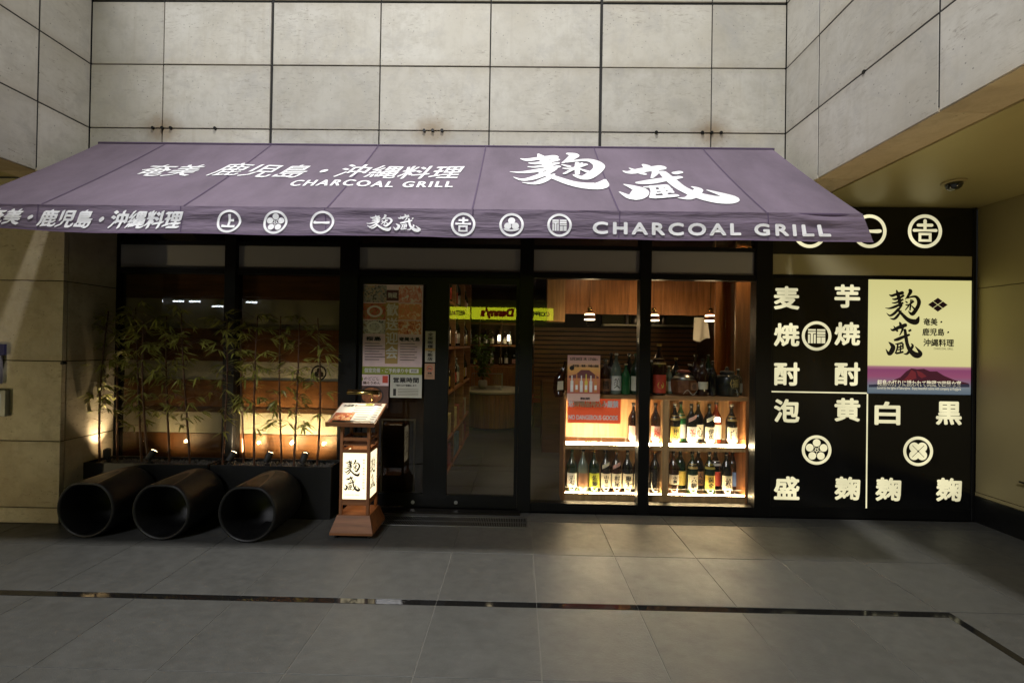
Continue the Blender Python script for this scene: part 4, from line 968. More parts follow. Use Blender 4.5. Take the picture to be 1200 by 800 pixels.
for px in (585, 596, 620):
    xx, zz = at(px, 396, 9.7); t = thing('bar_lamp', {585: 'left small warm lamp on the far back bar', 596: 'middle small warm lamp on the far back bar', 620: 'right small warm lamp on the far back bar'}[px], 'lamp', (xx, 9.7, zz-.06), 'small lamps on the back bar')
    m = MB(); m.lathe([(.03, -.06), (.03, .05), (.02, .07)], (xx, 9.7, zz), 12); m.build('lamp_shade', M['bulb_small'], t, True)
    m = MB(); m.tube([(xx, 9.7, 1.08), (xx, 9.7, zz-.061)], .006, 6); m.build('stem', M['dark_metal'], t)
# dark cabinet wall with red bench, seen left in the bottle window
cb = thing('cabinet_wall', 'brown cabinet with many small drawers beyond the window', 'cabinet', (.7, 8.9, 0))
cxa, cxb = X_(626, 400, 8.9), X_(662, 400, 8.9)
box('carcass', cxa, cxb+.5, 8.92, 9.3, .5, 2.0, M['wood_dark'], cb)
for i in range(4):
    for k in range(5):
        w_ = (cxb-cxa)/4; z0 = .95+.2*k; d_ = box('drawer', cxa+w_*i+.006, cxa+w_*(i+1)-.006, 8.89, 8.919, z0+.006, z0+.194, M['wood'], cb)
        m = MB(); cx_ = cxa+w_*(i+.5); m.tube([(cx_, 8.875, z0+.1), (cx_, 8.889, z0+.1)], .01, 6); m.build('knob', M['brass'], d_)
be = thing('bench', 'low bench with a red cushion beyond the bottle window', 'bench', (.6, 8.2, 0))
bxa, bxb = X_(624, 465, 8.2), X_(655, 465, 8.2)
box('cushion', bxa, bxb, 8.2, 8.7, .46, .56, mat('red leather', (.35,.05,.02), .5), be, bevel=.01); box('base', bxa+.03, bxb-.03, 8.23, 8.67, 0, .459, M['wood_dark'], be)
# pendant lamps: brown drum with lit slots
def lamp_point(loc, power, col, r=.03, parent=None, spot=None, aim=None, name='light_bulb', blend=.5):
    l = bpy.data.lights.new(name, 'SPOT' if spot else 'POINT'); l.energy = power; l.color = col; l.shadow_soft_size = r
    if spot: l.spot_size = radians(spot); l.spot_blend = blend
    o = bpy.data.objects.new(name, l); link(o, parent); 
    if aim is not None: o.rotation_euler = (Vector(aim)-Vector(loc)).to_track_quat('-Z', 'Y').to_euler()
    o.location = loc; return o
for px, py, lab in ((691, 371, 'brown drum pendant left of the dark post, lit'), (766, 372, 'brown drum pendant partly behind the dark post, lit'), (832.5, 372.5, 'brown drum pendant by the hanging white cloth, lit')):
    x_, z_ = at(px, py, 5.7); t = thing('pendant_lamp', lab, 'lamp', (x_, 5.7, 2.86), 'pendant lamps over the kitchen counter')
    f = MB(); f.lathe([(.026, .07), (.03, .095), (.026, .125)], (x_, 5.7, z_), 16); f.build('lamp_socket', M['brass'], t, True)
    f = MB(); f.lathe([(.05, .04), (.055, .062), (.03, .069)], (x_, 5.7, z_), 20); f.lathe([(.072, -.030), (.078, .018)], (x_, 5.7, z_), 20); f.build('lamp_shade', mat('copper shade', (.25,.09,.04), .35, .6), t, True)
    f = MB(); f.lathe([(.066, .020), (.062, .036)], (x_, 5.7, z_), 20); f.lathe([(.068, -.044), (.070, -.032)], (x_, 5.7, z_), 20); f.build('lit_diffuser', M['bulb_small'], t, True)
    f = MB(); f.tube([(x_, 5.7, z_+.125), (x_, 5.7, 2.86)], .003, 6); f.build('cord', M['black'], t)
    lamp_point((x_, 5.7, z_-.09), 7, (1, .68, .36), .05, t)
# ceiling downlights
DL = {(634,329.5): 'at the left top of the bottle window', (662,381.5): 'far back above the event poster', (725,407): 'far back left of the dark post', (818,328.5): 'at the top right of the bottle window', (765,348.5): 'partly behind the dark post', (579,358.5): 'above the round counter', (565,287): 'above the door, nearer of two', (575,286.5): 'above the door, farther of two', (775,407): 'far back right of the dark post'}
for px, py, Y in ((634, 329.5, 4.95), (662, 381.5, 8.8), (725, 407, 8.3), (818, 328.5, 5.2), (765, 348.5, 6.0), (579, 358.5, 7.3), (565, 287, 4.6), (575, 286.5, 5.1), (775, 407, 8.6)):
    x_ = at(px, py, Y)[0]; zc = 2.855
    t = thing('ceiling_downlight', 'small round ceiling downlight ' + DL[(px, py)], 'downlight', (x_, Y, zc), 'restaurant ceiling downlights')
    f = MB(); f.lathe([(.045, -.004), (.04, 0)], (x_, Y, zc), 16); f.build('lens', M['bulb_small'], t)
    lamp_point((x_, Y, zc-.02), 9, (1, .72, .42), .04, t, spot=110, aim=(x_, Y, 0))
for lx_, ly_, pw_, aim_, lb_l in ((X_(700, 380, 5.4), 5.2, 14, (1.9, 6.6, 1.9), 'added ceiling spot brightening the kitchen header boards'), (2.30, 4.40, 28, (2.5, 4.75, 1.0), 'added ceiling spot brightening the oak boards beside the bottles'), (X_(560, 380, 8), 7.7, 16, (X_(566, 430, 8.3), 8.3, .9), 'added ceiling spot brightening the round counter')):  # spots added only to brighten the interior
    t = thing('added_spot', lb_l, 'spotlight', (lx_, ly_, 2.85)); f = MB(); f.tube([(lx_, ly_, 2.855), (lx_, ly_, 2.80)], .03, 12); f.build('housing', M['black'], t, True)
    lamp_point((lx_, ly_, 2.79), pw_, (1, .68, .36), .03, t, spot=105, aim=aim_)

# ================================================================== posters on the side light
def sheet(name, label, px0, px1, py0, py1, Y, m, cat='poster', lab2=None):
    x0, z0 = at(px0, py1, Y); x1, z1 = at(px1, py0, Y)
    t = thing(name, label, cat, ((x0+x1)/2, Y, z0))
    box('sheet', x0, x1, Y-.0006, Y+.0006, z0, z1, m, t)
    return t, x0, z0, x1-x0, z1-z0
def scaled(P, w, h): P.v = [(u*w, v*h, l) for u, v, l in P.v]; return P
PYY = YS+.036
def food_mat(name, c1, c2, c3, sc):
    m = bpy.data.materials.new(name); m.use_nodes = True; nt = m.node_tree; N = nt.nodes; L = nt.links; b = N['Principled BSDF']; b.inputs['Roughness'].default_value = .5
    tc = N.new('ShaderNodeTexCoord'); v = N.new('ShaderNodeTexNoise'); v.inputs['Scale'].default_value = sc*.55; v.inputs['Detail'].default_value = 4; v.inputs['Distortion'].default_value = 1.2; L.new(tc.outputs['Object'], v.inputs[0])
    r = N.new('ShaderNodeValToRGB'); el = r.color_ramp.elements; el[0].color = (*c1, 1); el[1].color = (*c3, 1); el[0].position = .36; el[1].position = .66; q = el.new(.5); q.color = (*c2, 1)
    L.new(v.outputs[0], r.inputs[0]); L.new(r.outputs[0], b.inputs['Base Color']); return m
FM = [food_mat('sardine print', (.05,.04,.04), (.35,.33,.30), (.55,.30,.12), 70), food_mat('sashimi print', (.65,.16,.10), (.75,.35,.25), (.8,.75,.65), 55),
      food_mat('meat print', (.25,.03,.02), (.55,.14,.07), (.18,.25,.06), 55), food_mat('egg dish print', (.65,.38,.14), (.75,.22,.08), (.85,.7,.4), 40),
      food_mat('dark dish print', (.05,.05,.06), (.6,.58,.5), (.2,.12,.06), 50), food_mat('stew print', (.4,.05,.03), (.7,.3,.1), (.75,.65,.5), 60)]
M['poster_pink'] = mat('pale pink poster paper', (.74, .56, .56), .5, var=.12, vscale=9)
M['gold_ink'] = mat('gold band print', (.42, .28, .09), .5); M['poster_green'] = mat('green band print', (.26, .30, .03), .5); M['maroon'] = mat('maroon print', (.08, .015, .03), .5)
M['dish_white'] = mat('white dish print', (.65, .62, .56), .5)
t, x0, z0, w, h = sheet('welcome_poster', 'large pink party poster with food pictures on the side window', 423, 496, 334, 438, PYY, M['poster_pink'])
P = Print()
for i, (a, b, c, d_, f) in enumerate(((.02,.80,.40,.99,0), (.60,.80,.98,.99,1), (.02,.61,.40,.79,2), (.60,.61,.98,.79,3), (.02,.45,.40,.60,4), (.60,.45,.98,.60,5))):
    P.rect(a, b, c, d_, f)
    if f in (2, 4): P.disc((a+c)/2, (b+d_)/2, .13, 6, 24, .065); P.disc((a+c)/2, (b+d_)/2, .09, f, 20, .045)
P.rect(.40, .82, .60, .94, 7); P.rect(.39, .12, .60, .80, 8); P.rect(0, 0, 1, .085, 9)
scaled(P, w, h)
for i, ch in enumerate('歓送迎会'): P.text(ch, w*.5, h*(.72-.158*i), w=w*.19, h=h*.135, nib=.0035, mi=6)
P.text('麹蔵', w*.5, h*.88, w=w*.15, h=h*.06, mi=6, nib=.001)
P.text('桜島', w*.20, h*.395, w=w*.24, h=h*.045, mi=10, nib=.0022); P.text('奄美大島', w*.79, h*.395, w=w*.34, h=h*.045, mi=10, nib=.0022)
for k in range(7):
    P.rect(w*.06, h*(.34-.03*k), w*(.30 + .05*(k % 3)), h*(.346-.03*k), 10 if k % 2 else 7); P.rect(w*.64, h*(.34-.03*k), w*(.88+.04*(k % 2)), h*(.346-.03*k), 7 if k % 2 else 10)
P.text('個室完備・ご予約承り中', w*.42, h*.043, w=w*.72, h=h*.05, mi=6, bold=.001); P.rect(w*.8, h*.02, w*.95, h*.065, 6); P.text('麹蔵', w*.875, h*.043, w=w*.1, h=h*.032, mi=10)
P.build('print', facing(PYY-.0008, x0, z0), FM + [M['dish_white'], M['maroon'], M['gold_ink'], M['poster_green'], M['ink']], t)
t, x0, z0, w, h = sheet('noodle_poster', 'small noodle bowl poster below the pink party poster', 419, 455.5, 439, 477, PYY-.002, M['poster_pink'])
P = Print(); P.rect(0, 0, 1, .66, 1); P.disc(.45, .36, .40, 0, 28, .30); P.disc(.45, .37, .34, 2, 26, .24); P.disc(.62, .42, .12, 3, 14, .1); P.rect(.80, .75, .98, .97, 4); P.disc(.1, .86, .07, 5, 12)
scaled(P, w, h); P.text('のどごし', w*.45, h*.88, w=w*.5, h=h*.1, mi=1, nib=.001); P.text('鶏そうめん', w*.45, h*.75, w=w*.55, h=h*.09, mi=1, nib=.001)
P.build('print', facing(PYY-.0028, x0, z0), [mat('bowl black print', (.03,.02,.02), .4), mat('tray print', (.10,.05,.04), .5), mat('broth print', (.28,.10,.04), .4, var=.4, vscale=40), FM[3], LB['redl'], M['poster_green']], t)
t, x0, z0, w, h = sheet('opening_hours_notice', 'white notice headed 営業時間 beside the noodle poster', 457, 494.5, 439, 465.5, PYY, mat('pale notice paper', (.48,.47,.40), .5), 'notice')
P = Print(); P.text('営業時間', w*.5, h*.76, w=w*.80, h=h*.22, bold=.0018); P.text('下記のとおり営業致します!', w*.5, h*.53, w=w*.66, h=h*.08, bold=.0006); P.rect(w*.1, h*.08, w*.19, h*.38)
for k in range(5): P.rect(w*.25, h*(.36-.065*k), w*.9, h*(.375-.065*k))
P.build('print', facing(PYY-.0008, x0, z0), [M['ink']], t)
t, x0, z0, w, h = sheet('vertical_sticker', 'narrow white sticker with vertical lettering on the door stile', 498, 510.5, 388, 424, YS+.0195, mat('pale sticker', (.45,.42,.34), .5), 'sticker')
P = Print()
for i, ch in enumerate('全席喫煙可能店'): P.text(ch, w*.5, h*(.90-.133*i), w=w*.5, h=h*.1, nib=.0012)
P.rect(w*.02, h*.36, w*.98, h*.45, 1); P.build('print', facing(YS+.0187, x0, z0), [M['ink'], M['gold_ink']], t)
t, x0, z0, w, h = sheet('smoking_notice', 'small pink smoking notice below the narrow white sticker', 497.5, 509.5, 426, 444, YS+.0195, mat('pale orange sticker', (.42,.24,.14), .5), 'sticker')
P = Print(); P.ring(w*.5, h*.68, w*.24, w*.30, 0, 20); P.stroke([(w*.33, h*.79, .004), (w*.67, h*.57, .004)]); P.rect(w*.3, h*.65, w*.7, h*.70, 1); P.text('禁煙', w*.5, h*.38, w=w*.4, h=h*.12, bold=.0006, mi=1)
for k in range(3): P.rect(w*.15, h*(.25-.07*k), w*.85, h*(.265-.07*k), 1)
P.build('print', facing(YS+.0187, x0, z0), [LB['redl'], M['ink']], t)
# framed board standing behind the side light
fx0, fz0 = at(446, 577, 4.12); fx1, fz1 = at(487, 491, 4.12)
fp = thing('framed_board', 'pale framed dark picture board low behind the menu stand', 'board', ((fx0+fx1)/2, 4.12, fz0))
f = MB(); f.box(fx0, fx0+.014, 4.108, 4.13, fz0, fz1); f.box(fx1-.014, fx1, 4.108, 4.13, fz0, fz1); f.box(fx0+.014, fx1-.014, 4.109, 4.13, fz0, fz0+.014); f.box(fx0+.014, fx1-.014, 4.109, 4.13, fz1-.014, fz1)
f.build('frame', mat('pale frame', (.40,.36,.25), .5), fp)
box('picture', fx0+.014, fx1-.014, 4.118, 4.128, fz0+.014, fz1-.014, mat('dark food picture', (.045,.028,.014), .35, var=.9, vscale=7), fp)
sx_, sz_ = at(481, 516, 4.116)
P = Print()
P.disc(-.12, .02, .09, 1, 24, .13)
P.build('print', facing(4.1175, sx_, sz_), [M['ink'], mat('dim dish print', (.07,.045,.02), .4)], fp)

# ================================================================== planters with bamboo and uplights
PLY0, PLY1, PLZ = 3.78, 4.025, .455
pe = [(X_(93, 550, PLY0)+.02, X_(243, 550, PLY0)), (X_(246, 550, PLY0), X_(388, 550, PLY0))]
for (a, b), lab in zip(pe, ('black rectangular planter of bamboo nearest the stone wall', 'black rectangular planter of bamboo next to the menu stand')):
    p = thing('planter', lab, 'planter', ((a+b)/2, 3.9, 0), 'black bamboo planters')
    m = MB(); w_ = .018
    m.box(a, b, PLY0, PLY0+w_, 0, PLZ); m.box(a, b, PLY1-w_, PLY1, 0, PLZ); m.box(a, a+w_, PLY0+w_, PLY1-w_, 0, PLZ); m.box(b-w_, b, PLY0+w_, PLY1-w_, 0, PLZ)
    m.build('box', M['planter'], p, bevel=.002); box('soil', a+w_, b-w_, PLY0+w_, PLY1-w_, .02, PLZ-.05, M['black'], p)
pb = MB(); ico = bmesh.new(); bmesh.ops.create_icosphere(ico, subdivisions=1, radius=1); IV = [v.co.copy() for v in ico.verts]; IF = [tuple(v.index for v in f.verts) for f in ico.faces]; ico.free()
for a, b in pe:
    for k in range(520):
        x, y = random.uniform(a+.04, b-.04), random.uniform(PLY0+.035, PLY1-.035); r = random.uniform(.009, .02)
        rot = Matrix.Rotation(random.uniform(0, 6.28), 3, Vector((random.random(), random.random(), 1)).normalized())
        pb.add([rot @ Vector((v.x*r*random.uniform(.8,1.2), v.y*r*.8, v.z*r*.6)) + Vector((x, y, PLZ-.038+random.uniform(-.008, .020))) for v in IV], IF)
tag(pb.build('pebbles', M['pebble'], None, True), 'grey pebbles covering the soil of both planters', 'pebbles', kind='stuff')
def bamboo(px, ptop, pxt, y, n, lab, low=.50):
    x, z0 = at(px, 545, y); xt, zt = at(pxt, ptop, y); z0 = PLZ-.05
    t = thing('bamboo', lab, 'bamboo', (x, y, z0), 'thin bamboos planted along the windows')
    c = MB(); pts = []; rs = []; nn = 11; bend = random.uniform(-.02, .02)
    for k in range(nn+1):
        f = k/nn; p = Vector((x+(xt-x)*f+bend*sin(pi*f), y+.02*sin(f*3+px), z0+(zt-z0)*f)); r = .0095*(1-.5*f)
        pts += [p, p+Vector((0,0,.006)), p+Vector((0,0,.012))]; rs += [r, r*1.28, r]
    c.tube(pts, rs, 7); L = MB(); W_ = []
    for q in range(int(n*1.1)):
        f = low + (1-low)*random.random()**.8 if random.random() < .72 else random.uniform(.24, low)
        z = z0+(zt-z0)*f; a = random.uniform(0, 2*pi); base = Vector((x+(xt-x)*f, y, z))
        ln = random.uniform(.04, .20)*(1.15-.4*abs(f-.75)); tip = base + Vector((cos(a)*ln, -abs(sin(a))*ln*.55 if random.random() < .7 else sin(a)*ln*.12, random.uniform(.0, .10)))
        tip.y = min(tip.y, 4.03)
        c.tube([base, (base+tip)/2+Vector((0,0,.012)), tip], [.0022, .0016, .001], 4, False)
        for k in range(random.randint(4, 7)):
            da = a + random.uniform(-1.1, 1.1); l = random.uniform(.07, .125); dn = random.uniform(-.75, .12)
            dr = Vector((cos(da), sin(da)*.6, dn)).normalized(); s = dr.cross(Vector((random.uniform(-.4,.4),random.uniform(-.6,.6),1))).normalized()*random.uniform(.0065, .0095); up = s.cross(dr).normalized()*.002
            o = tip.lerp(base, random.uniform(0, .35)); m1 = o+dr*l*.3; m2 = o+dr*l*.65+Vector((0,0,-.006)); e = o+dr*l+Vector((0,0,-.016))
            vs = [o, m1+s, m1-up, m1-s, m2+s*.8, m2-up, m2-s*.8, e]
            vs = [Vector((v.x, min(v.y, 4.034), v.z)) for v in vs]
            L.add(vs, [(0,1,2),(0,2,3),(1,4,5,2),(2,5,6,3),(4,7,5),(5,7,6)])
    c.build('culm', M['culm'], t, True); tag(L.build('foliage', M['leaf'], t), kind='stuff')
for a in ((116, 366, 128, 3.86, 30, 'leftmost bamboo, its leaves against the stone wall'), (138, 372, 136, 3.95, 26, 'second bamboo from the stone wall, in the dark corner'),
          (167, 362, 158, 3.92, 34, 'leafy bamboo third from the stone wall'), (172, 378, 170, 3.86, 34, 'bamboo close beside the third one, thick with leaves'), (197, 370, 197, 3.92, 28, 'bamboo in the middle of the left planter'),
          (221, 366, 214, 3.86, 34, 'rightmost bamboo of the left planter, leaning left'), (262.5, 372, 264, 3.88, 28, 'bamboo standing in front of the post between the two windows'), (284, 374, 284, 3.94, 26, 'bamboo just right of the post between the windows'),
          (299, 372, 301, 3.86, 28, 'bamboo left of centre in the right planter'), (329, 372, 330, 3.92, 22, 'bamboo at the centre of the right planter'), (345, 372, 350, 3.86, 22, 'bamboo second from the right end of the right planter'),
          (371, 374, 372.5, 3.92, 18, 'rightmost bamboo, beside the menu stand')):
    bamboo(*a)
def uplight(px, lab, power, lean):
    x = X_(px, 535, 3.88); y = 3.86; t = thing('planter_spotlight', lab, 'spotlight', (x, y, PLZ), 'black uplights in the planters')
    m = MB(); m.lathe([(.022, -.03), (.022, 0), (.006, .004), (.005, .03)], (x, y, PLZ), 12); m.build('stake', M['black'], t)
    dr = Vector((lean, .62, .66)).normalized(); c0 = Vector((x, y, PLZ+.045)); m = MB(); m.tube([c0-dr*.035, c0-dr*.03, c0+dr*.045, c0+dr*.05], [.016, .026, .028, .029], 16); m.tube([c0+dr*.051, c0+dr*.062], [.029, .029], 16, False)
    m.build('housing', M['black'], t, True)
    m = MB(); m.tube([c0+dr*.052, c0+dr*.054], [.024, .024], 16); m.build('lens', M['bulb'], t)
    lamp_point(tuple(c0+dr*.066), power, (1, .77, .46), .012 if lean > -.3 else .03, t, spot=126 if lean > -.3 else 84, aim=tuple(c0+(Vector((lean, .80, .50)) if lean > -.3 else Vector((-.30, -.02, .95)))), blend=1)
uplight(272, 'black spotlight nearest the post between the windows, lit', 46, .12); uplight(315, 'black spotlight at the middle of the right planter, lit', 46, .05); uplight(357, 'black spotlight near the menu stand, lit', 46, -.03)
uplight(128, 'black spotlight near the stone wall in the left planter, lit', 22, -.6); uplight(178, 'black spotlight at the middle of the left planter, lit', 9, .1)

# ================================================================== tube stools
def stool(cx, y0, lab):
    R, ln, wl = .226, .43, .024
    t = thing('tube_stool', lab, 'stool', (cx, y0+.25, 0), 'black tube stools in front of the planters')
    n = 84; V = []; F = []
    zc = lambda y: .432 + (y-y0)*.055
    rings = []
    prof = []                                 # (radius, y) from inner back to outer back round the front lip
    prof += [(R-wl, y0+.35), (R-wl, y0+.2), (R-wl-.001, y0+.012), (R-wl+.003, y0+.005), (R-wl+.009, y0+.001), (R-wl*.5, y0), (R-.009, y0+.001), (R-.003, y0+.005), (R, y0+.014)]
    prof += [(R, y0+.012+(ln-.07)*k/12) for k in range(1, 13)] + [(R-.006, y0+ln-.02), (R-.03, y0+ln-.004), (R-.07, y0+ln)]
    for r, y in prof:
        for k in range(n):
            a = 2*pi*k/n - pi/2; z = R + r*sin(a); x = cx + r*cos(a); cut = zc(y) - (0 if r > R-wl*.6 else .018)
            e_ = z-cut; V.append((x, y, z if e_ < -.03 else cut-.0075+.0075*max(0, min(1, (e_+.03)/.03)) if e_ < 0 else cut) if 0 else (x, y, .5*(z+cut-sqrt((z-cut)**2+.00025))))
    m_ = len(prof)
    for i in range(m_-1):
        for k in range(n): F.append((i*n+k, i*n+(k+1)%n, (i+1)*n+(k+1)%n, (i+1)*n+k))
    F.append(tuple(reversed(range(n)))); F.append(tuple((m_-1)*n+k for k in range(n)))
    b = mesh('tube_body', V, F, M['iron'], t, True)
    for p in b.data.polygons: p.use_smooth = abs(p.normal.z) < .97
    # seat pad: the flat oval where the tube is sliced
    pts = []; ys = lin(y0+.014, y0+.0, 1)
    yend = y0 + (2*R-.432)/.055
    yend = min(yend, y0+ln-.03); L_ = []; R2 = []
    for k in range(15):
        y = y0+.010+(yend-y0-.012)*k/14; hz = zc(y)-R; hw = sqrt(max(0, R*R-hz*hz))*.97; L_.append((cx-hw, y, zc(y)-.0060)); R2.append((cx+hw, y, zc(y)-.0060))
    V = L_+R2; F = [(i, 15+i, 15+i+1, i+1) for i in range(14)]; mesh('seat_top', V, F, M['seatpad'], t)
stool(-3.33, 3.33, 'black tube stool nearest the stone wall'); stool(-2.73, 3.32, 'black tube stool in the middle of the three'); stool(-2.055, 3.31, 'black tube stool nearest the menu stand, its flat top catching light')

# ================================================================== menu stand
ms = thing('menu_stand', 'reddish wooden menu stand with lit lantern panels', 'stand', (-1.29, 3.56, 0))
bx0, bx1, by0, by1 = -1.455, -1.115, 3.40, 3.72
tx0, tx1, ty0, ty1 = -1.405, -1.165, 3.455, 3.675; zb0, zb1 = .035, .175
V = [(bx0,by0,zb0),(bx1,by0,zb0),(bx1,by1,zb0),(bx0,by1,zb0),(bx0,by0,zb0+.018),(bx1,by0,zb0+.018),(bx1,by1,zb0+.018),(bx0,by1,zb0+.018),(tx0-.01,ty0-.01,zb1),(tx1+.01,ty0-.01,zb1),(tx1+.01,ty1+.01,zb1),(tx0-.01,ty1+.01,zb1)]
mesh('base', V, [(3,2,1,0),(0,1,5,4),(1,2,6,5),(2,3,7,6),(3,0,4,7),(4,5,9,8),(5,6,10,9),(6,7,11,10),(7,4,8,11),(8,9,10,11)], M['wood_red_x'], ms)
for x in (bx0+.04, bx1-.04):
    for y in (by0+.04, by1-.04): m = MB(); m.tube([(x-.009, y, .0172), (x+.009, y, .0172)], .017, 12); m.box(x-.006, x+.006, y-.006, y+.006, .02, .036); m.build('caster', M['black'], ms)
pw = .024; PH = .93
for x in (tx0, tx1-pw):
    for y in (ty0, ty1-pw): box('leg', x, x+pw, y, y+pw, zb1, PH+(.085 if y > 3.5 else -.01), M['wood_red'], ms, bevel=.002)
lz0, lz1 = Z_(413, 584, 3.46), Z_(413, 531, 3.46)
lz0 -= .0
for z0, z1 in ((lz0-.05, lz0-.004), (lz1+.004, lz1+.03), (lz1+.10, lz1+.125)):
    box('cross_rail', tx0+pw, tx1-pw, ty0+.003, ty0+pw-.003, z0, z1, M['wood_red_x'], ms); box('cross_rail', tx1-pw+.003, tx1-.003, ty0+pw, ty1-pw, z0, z1, M['wood_red'], ms)
    box('cross_rail', tx0+pw, tx1-pw, ty1-pw+.003, ty1-.003, z0, z1, M['wood_red_x'], ms); box('cross_rail', tx0+.003, tx0+pw-.003, ty0+pw, ty1-pw, z0, z1, M['wood_red'], ms)
box('inner_shelf', tx0+.004, tx1-.004, ty0+.004, ty1-.004, lz1+.062, lz1+.07, M['wood_red_x'], ms)
box('front_apron', tx0+pw, tx1-pw, ty0+.006, ty0+.016, lz1+.031, lz1+.099, M['black'], ms) if False else None
M['lantern'] = mat('lit lantern panel', (.8,.75,.6), .6, emit=(1,.84,.52), estr=1.5)
pf = box('lantern_panel', tx0+pw, tx1-pw, ty0+.006, ty0+.012, lz0-.004, lz1+.004, M['lantern'], ms)
pr_ = box('lantern_panel', tx1-.012, tx1-.006, ty0+pw, ty1-pw, lz0-.004, lz1+.004, M['lantern'], ms)
box('back_board', tx0+pw, tx1-pw, ty1-.012, ty1-.006, lz0-.004, lz1+.004, M['wood_red'], ms); box('lantern_panel', tx0+.006, tx0+.012, ty0+pw, ty1-pw, lz0-.004, lz1+.004, M['lantern'], ms)
def lantern_print(w, h):
    P = Print(); brush(P, KOJI, w*.04, h*.50, w*.72, h*.86, BK, fat=1.2); brush(P, KURA, w*.06, h*.16, w*.72, h*.50, BU, fat=1.2)
    for i, ch in enumerate('奄美・鹿児島・沖縄料理'): P.text(ch, w*.88, h*(.86-.062*i), w=w*.085 if ch != '・' else w*.03, h=h*.042 if ch != '・' else h*.014, mi=0)
    P.text('CHARCOAL GRILL', w*.42, h*.09, w=w*.6, h=h*.022); return P
lw, lh = tx1-tx0-2*pw, lz1-lz0
lantern_print(lw, lh).build('lettering', facing(ty0+.0055, tx0+pw, lz0), M['ink'], ms)
lw2 = ty1-ty0-2*pw
lantern_print(lw2, lh).build('lettering', lambda u, v, l: Vector((tx1-.0055+l, ty0+pw+u, lz0+v)), M['ink'], ms)
# sloping tray
fr0, fr1 = Vector((-1.295, 3.375, .912)), Vector((-1.295, 3.70, 1.032))
sl = (fr1-fr0).normalized(); nrm = Vector((0, -sl.z, sl.y)); TL = (fr1-fr0).length
def tray(u, v, l): return fr0 + Vector((u, 0, 0)) + sl*v + nrm*l
def slab(name, u0, u1, v0, v1, l0, l1, m, parent):
    V = [tray(u, v, l) for l in (l0, l1) for u, v in ((u0,v0),(u1,v0),(u1,v1),(u0,v1))]
    return mesh(name, V, [(3,2,1,0),(4,5,6,7),(0,1,5,4),(1,2,6,5),(2,3,7,6),(3,0,4,7)], m, parent)
slab('tray', -.195, .19, 0, TL, -.020, -.002, M['wood_red_x'], ms)
slab('tray_lip', -.195, .19, -.008, -.0005, -.022, .014, M['wood_red_x'], ms)
mn = thing('menu_sheet', 'printed menu with food pictures lying on the stand tray', 'menu', tuple(tray(0, 0, 0)))
slab('sheet', -.185, .18, .01, TL-.012, -.001, .002, M['paper'], mn)
P = Print(); P.rect(-.18, .012, -.02, .17, 0); P.disc(-.12, .10, .04, 1); P.disc(-.06, .06, .035, 2); P.disc(-.05, .13, .03, 1)
for k in range(8):
    y = .03+.036*k; P.rect(.0 if k < 4 else -.05, y, .10, y+.008, 3); P.rect(.13, y, .165, y+.008, 3)
P.rect(.02, TL-.05, .08, TL-.022, 4); P.rect(.09, TL-.05, .15, TL-.022, 5)
P.text('お品書き', -.10, TL-.06, w=.11, h=.03, mi=3, nib=.001)
P.build('print', lambda u, v, l: tray(u, v, l+.0022), [FM[2], FM[5], FM[3], M['ink'], M['poster_green'], M['maroon']], mn)
slab('clip', -.15, .15, .002, .035, .0035, .010, M['dark_metal'], mn)
ml = thing('menu_lamp', 'brass picture lamp arched over the menu on the stand', 'lamp', tuple(tray(.06, TL-.01, 0)))
lx0, lx1 = -1.385, -1.125; lyy, lzz = 3.55, Z_(428, 460.5, 3.55)
m = MB(); n = 12; V = []; F = []
for i, x in enumerate((lx0, lx1)):
    for k in range(n+1): a = -.35+(pi+.7)*k/n; V.append((x, lyy+.027*cos(a), lzz+.027*sin(a)))
for k in range(n): F.append((k, k+1, n+1+k+1, n+1+k))
F.append(tuple(range(n+1))); F.append(tuple(reversed(range(n+1, 2*n+2)))); mesh('lamp_shade', V, F, M['brass'], ml, True)
m = MB(); m.tube([(lx0+.02, lyy, lzz-.003), (lx1-.02, lyy, lzz-.003)], .009, 10); m.build('lamp_tube', emis('picture lamp tube', (1, .84, .58), 75), ml)
p0 = tray(.06, TL-.004, 0); m = MB(); m.tube([p0, p0+Vector((0,0,.06)), p0+Vector((0,-.05,.11)), (-1.235, lyy+.02, lzz+.01)], .004, 8); m.build('arm', M['brass'], ml, True)

# ================================================================== small things at the far left edge
x1, z1 = at(5, 403, PY-.03); _, z0 = at(5, 416, PY-.03)
b = thing('blue_sign', 'dark blue sign cut by the left picture edge', 'sign', (x1-.2, PY-.03, z0))
box('board', x1-.42, x1, PY-.03, PY-.012, z0, z1, mat('navy board', (.02,.02,.09), .5), b); box('lower_board', x1-.42, x1-.03, PY-.03, PY-.012, z0-.24, z0-.004, mat('grey violet board', (.20,.19,.25), .5), b)
box('bracket', x1-.3, x1-.1, PY-.0115, PY-.001, z0-.1, z0+.05, M['dark_metal'], b)
x1, z1 = at(6.5, 457, PY-.035); _, z0 = at(6.5, 488, PY-.035)
b = thing('glazed_notice_box', 'metal framed notice box with a lit white sheet at the left edge', 'notice box', (x1-.2, PY-.05, z0))
f = MB(); f.box(x1-.45, x1, PY-.035, PY-.001, z0, z1); f.build('case', mat('grey steel case', (.25,.26,.25), .4, .5), b, bevel=.004)
box('sheet', x1-.43, x1-.045, PY-.0385, PY-.0355, z0+.03, z1-.03, mat('white notice', (.7,.75,.75), .5, emit=(.8,.95,1), estr=.25), b)

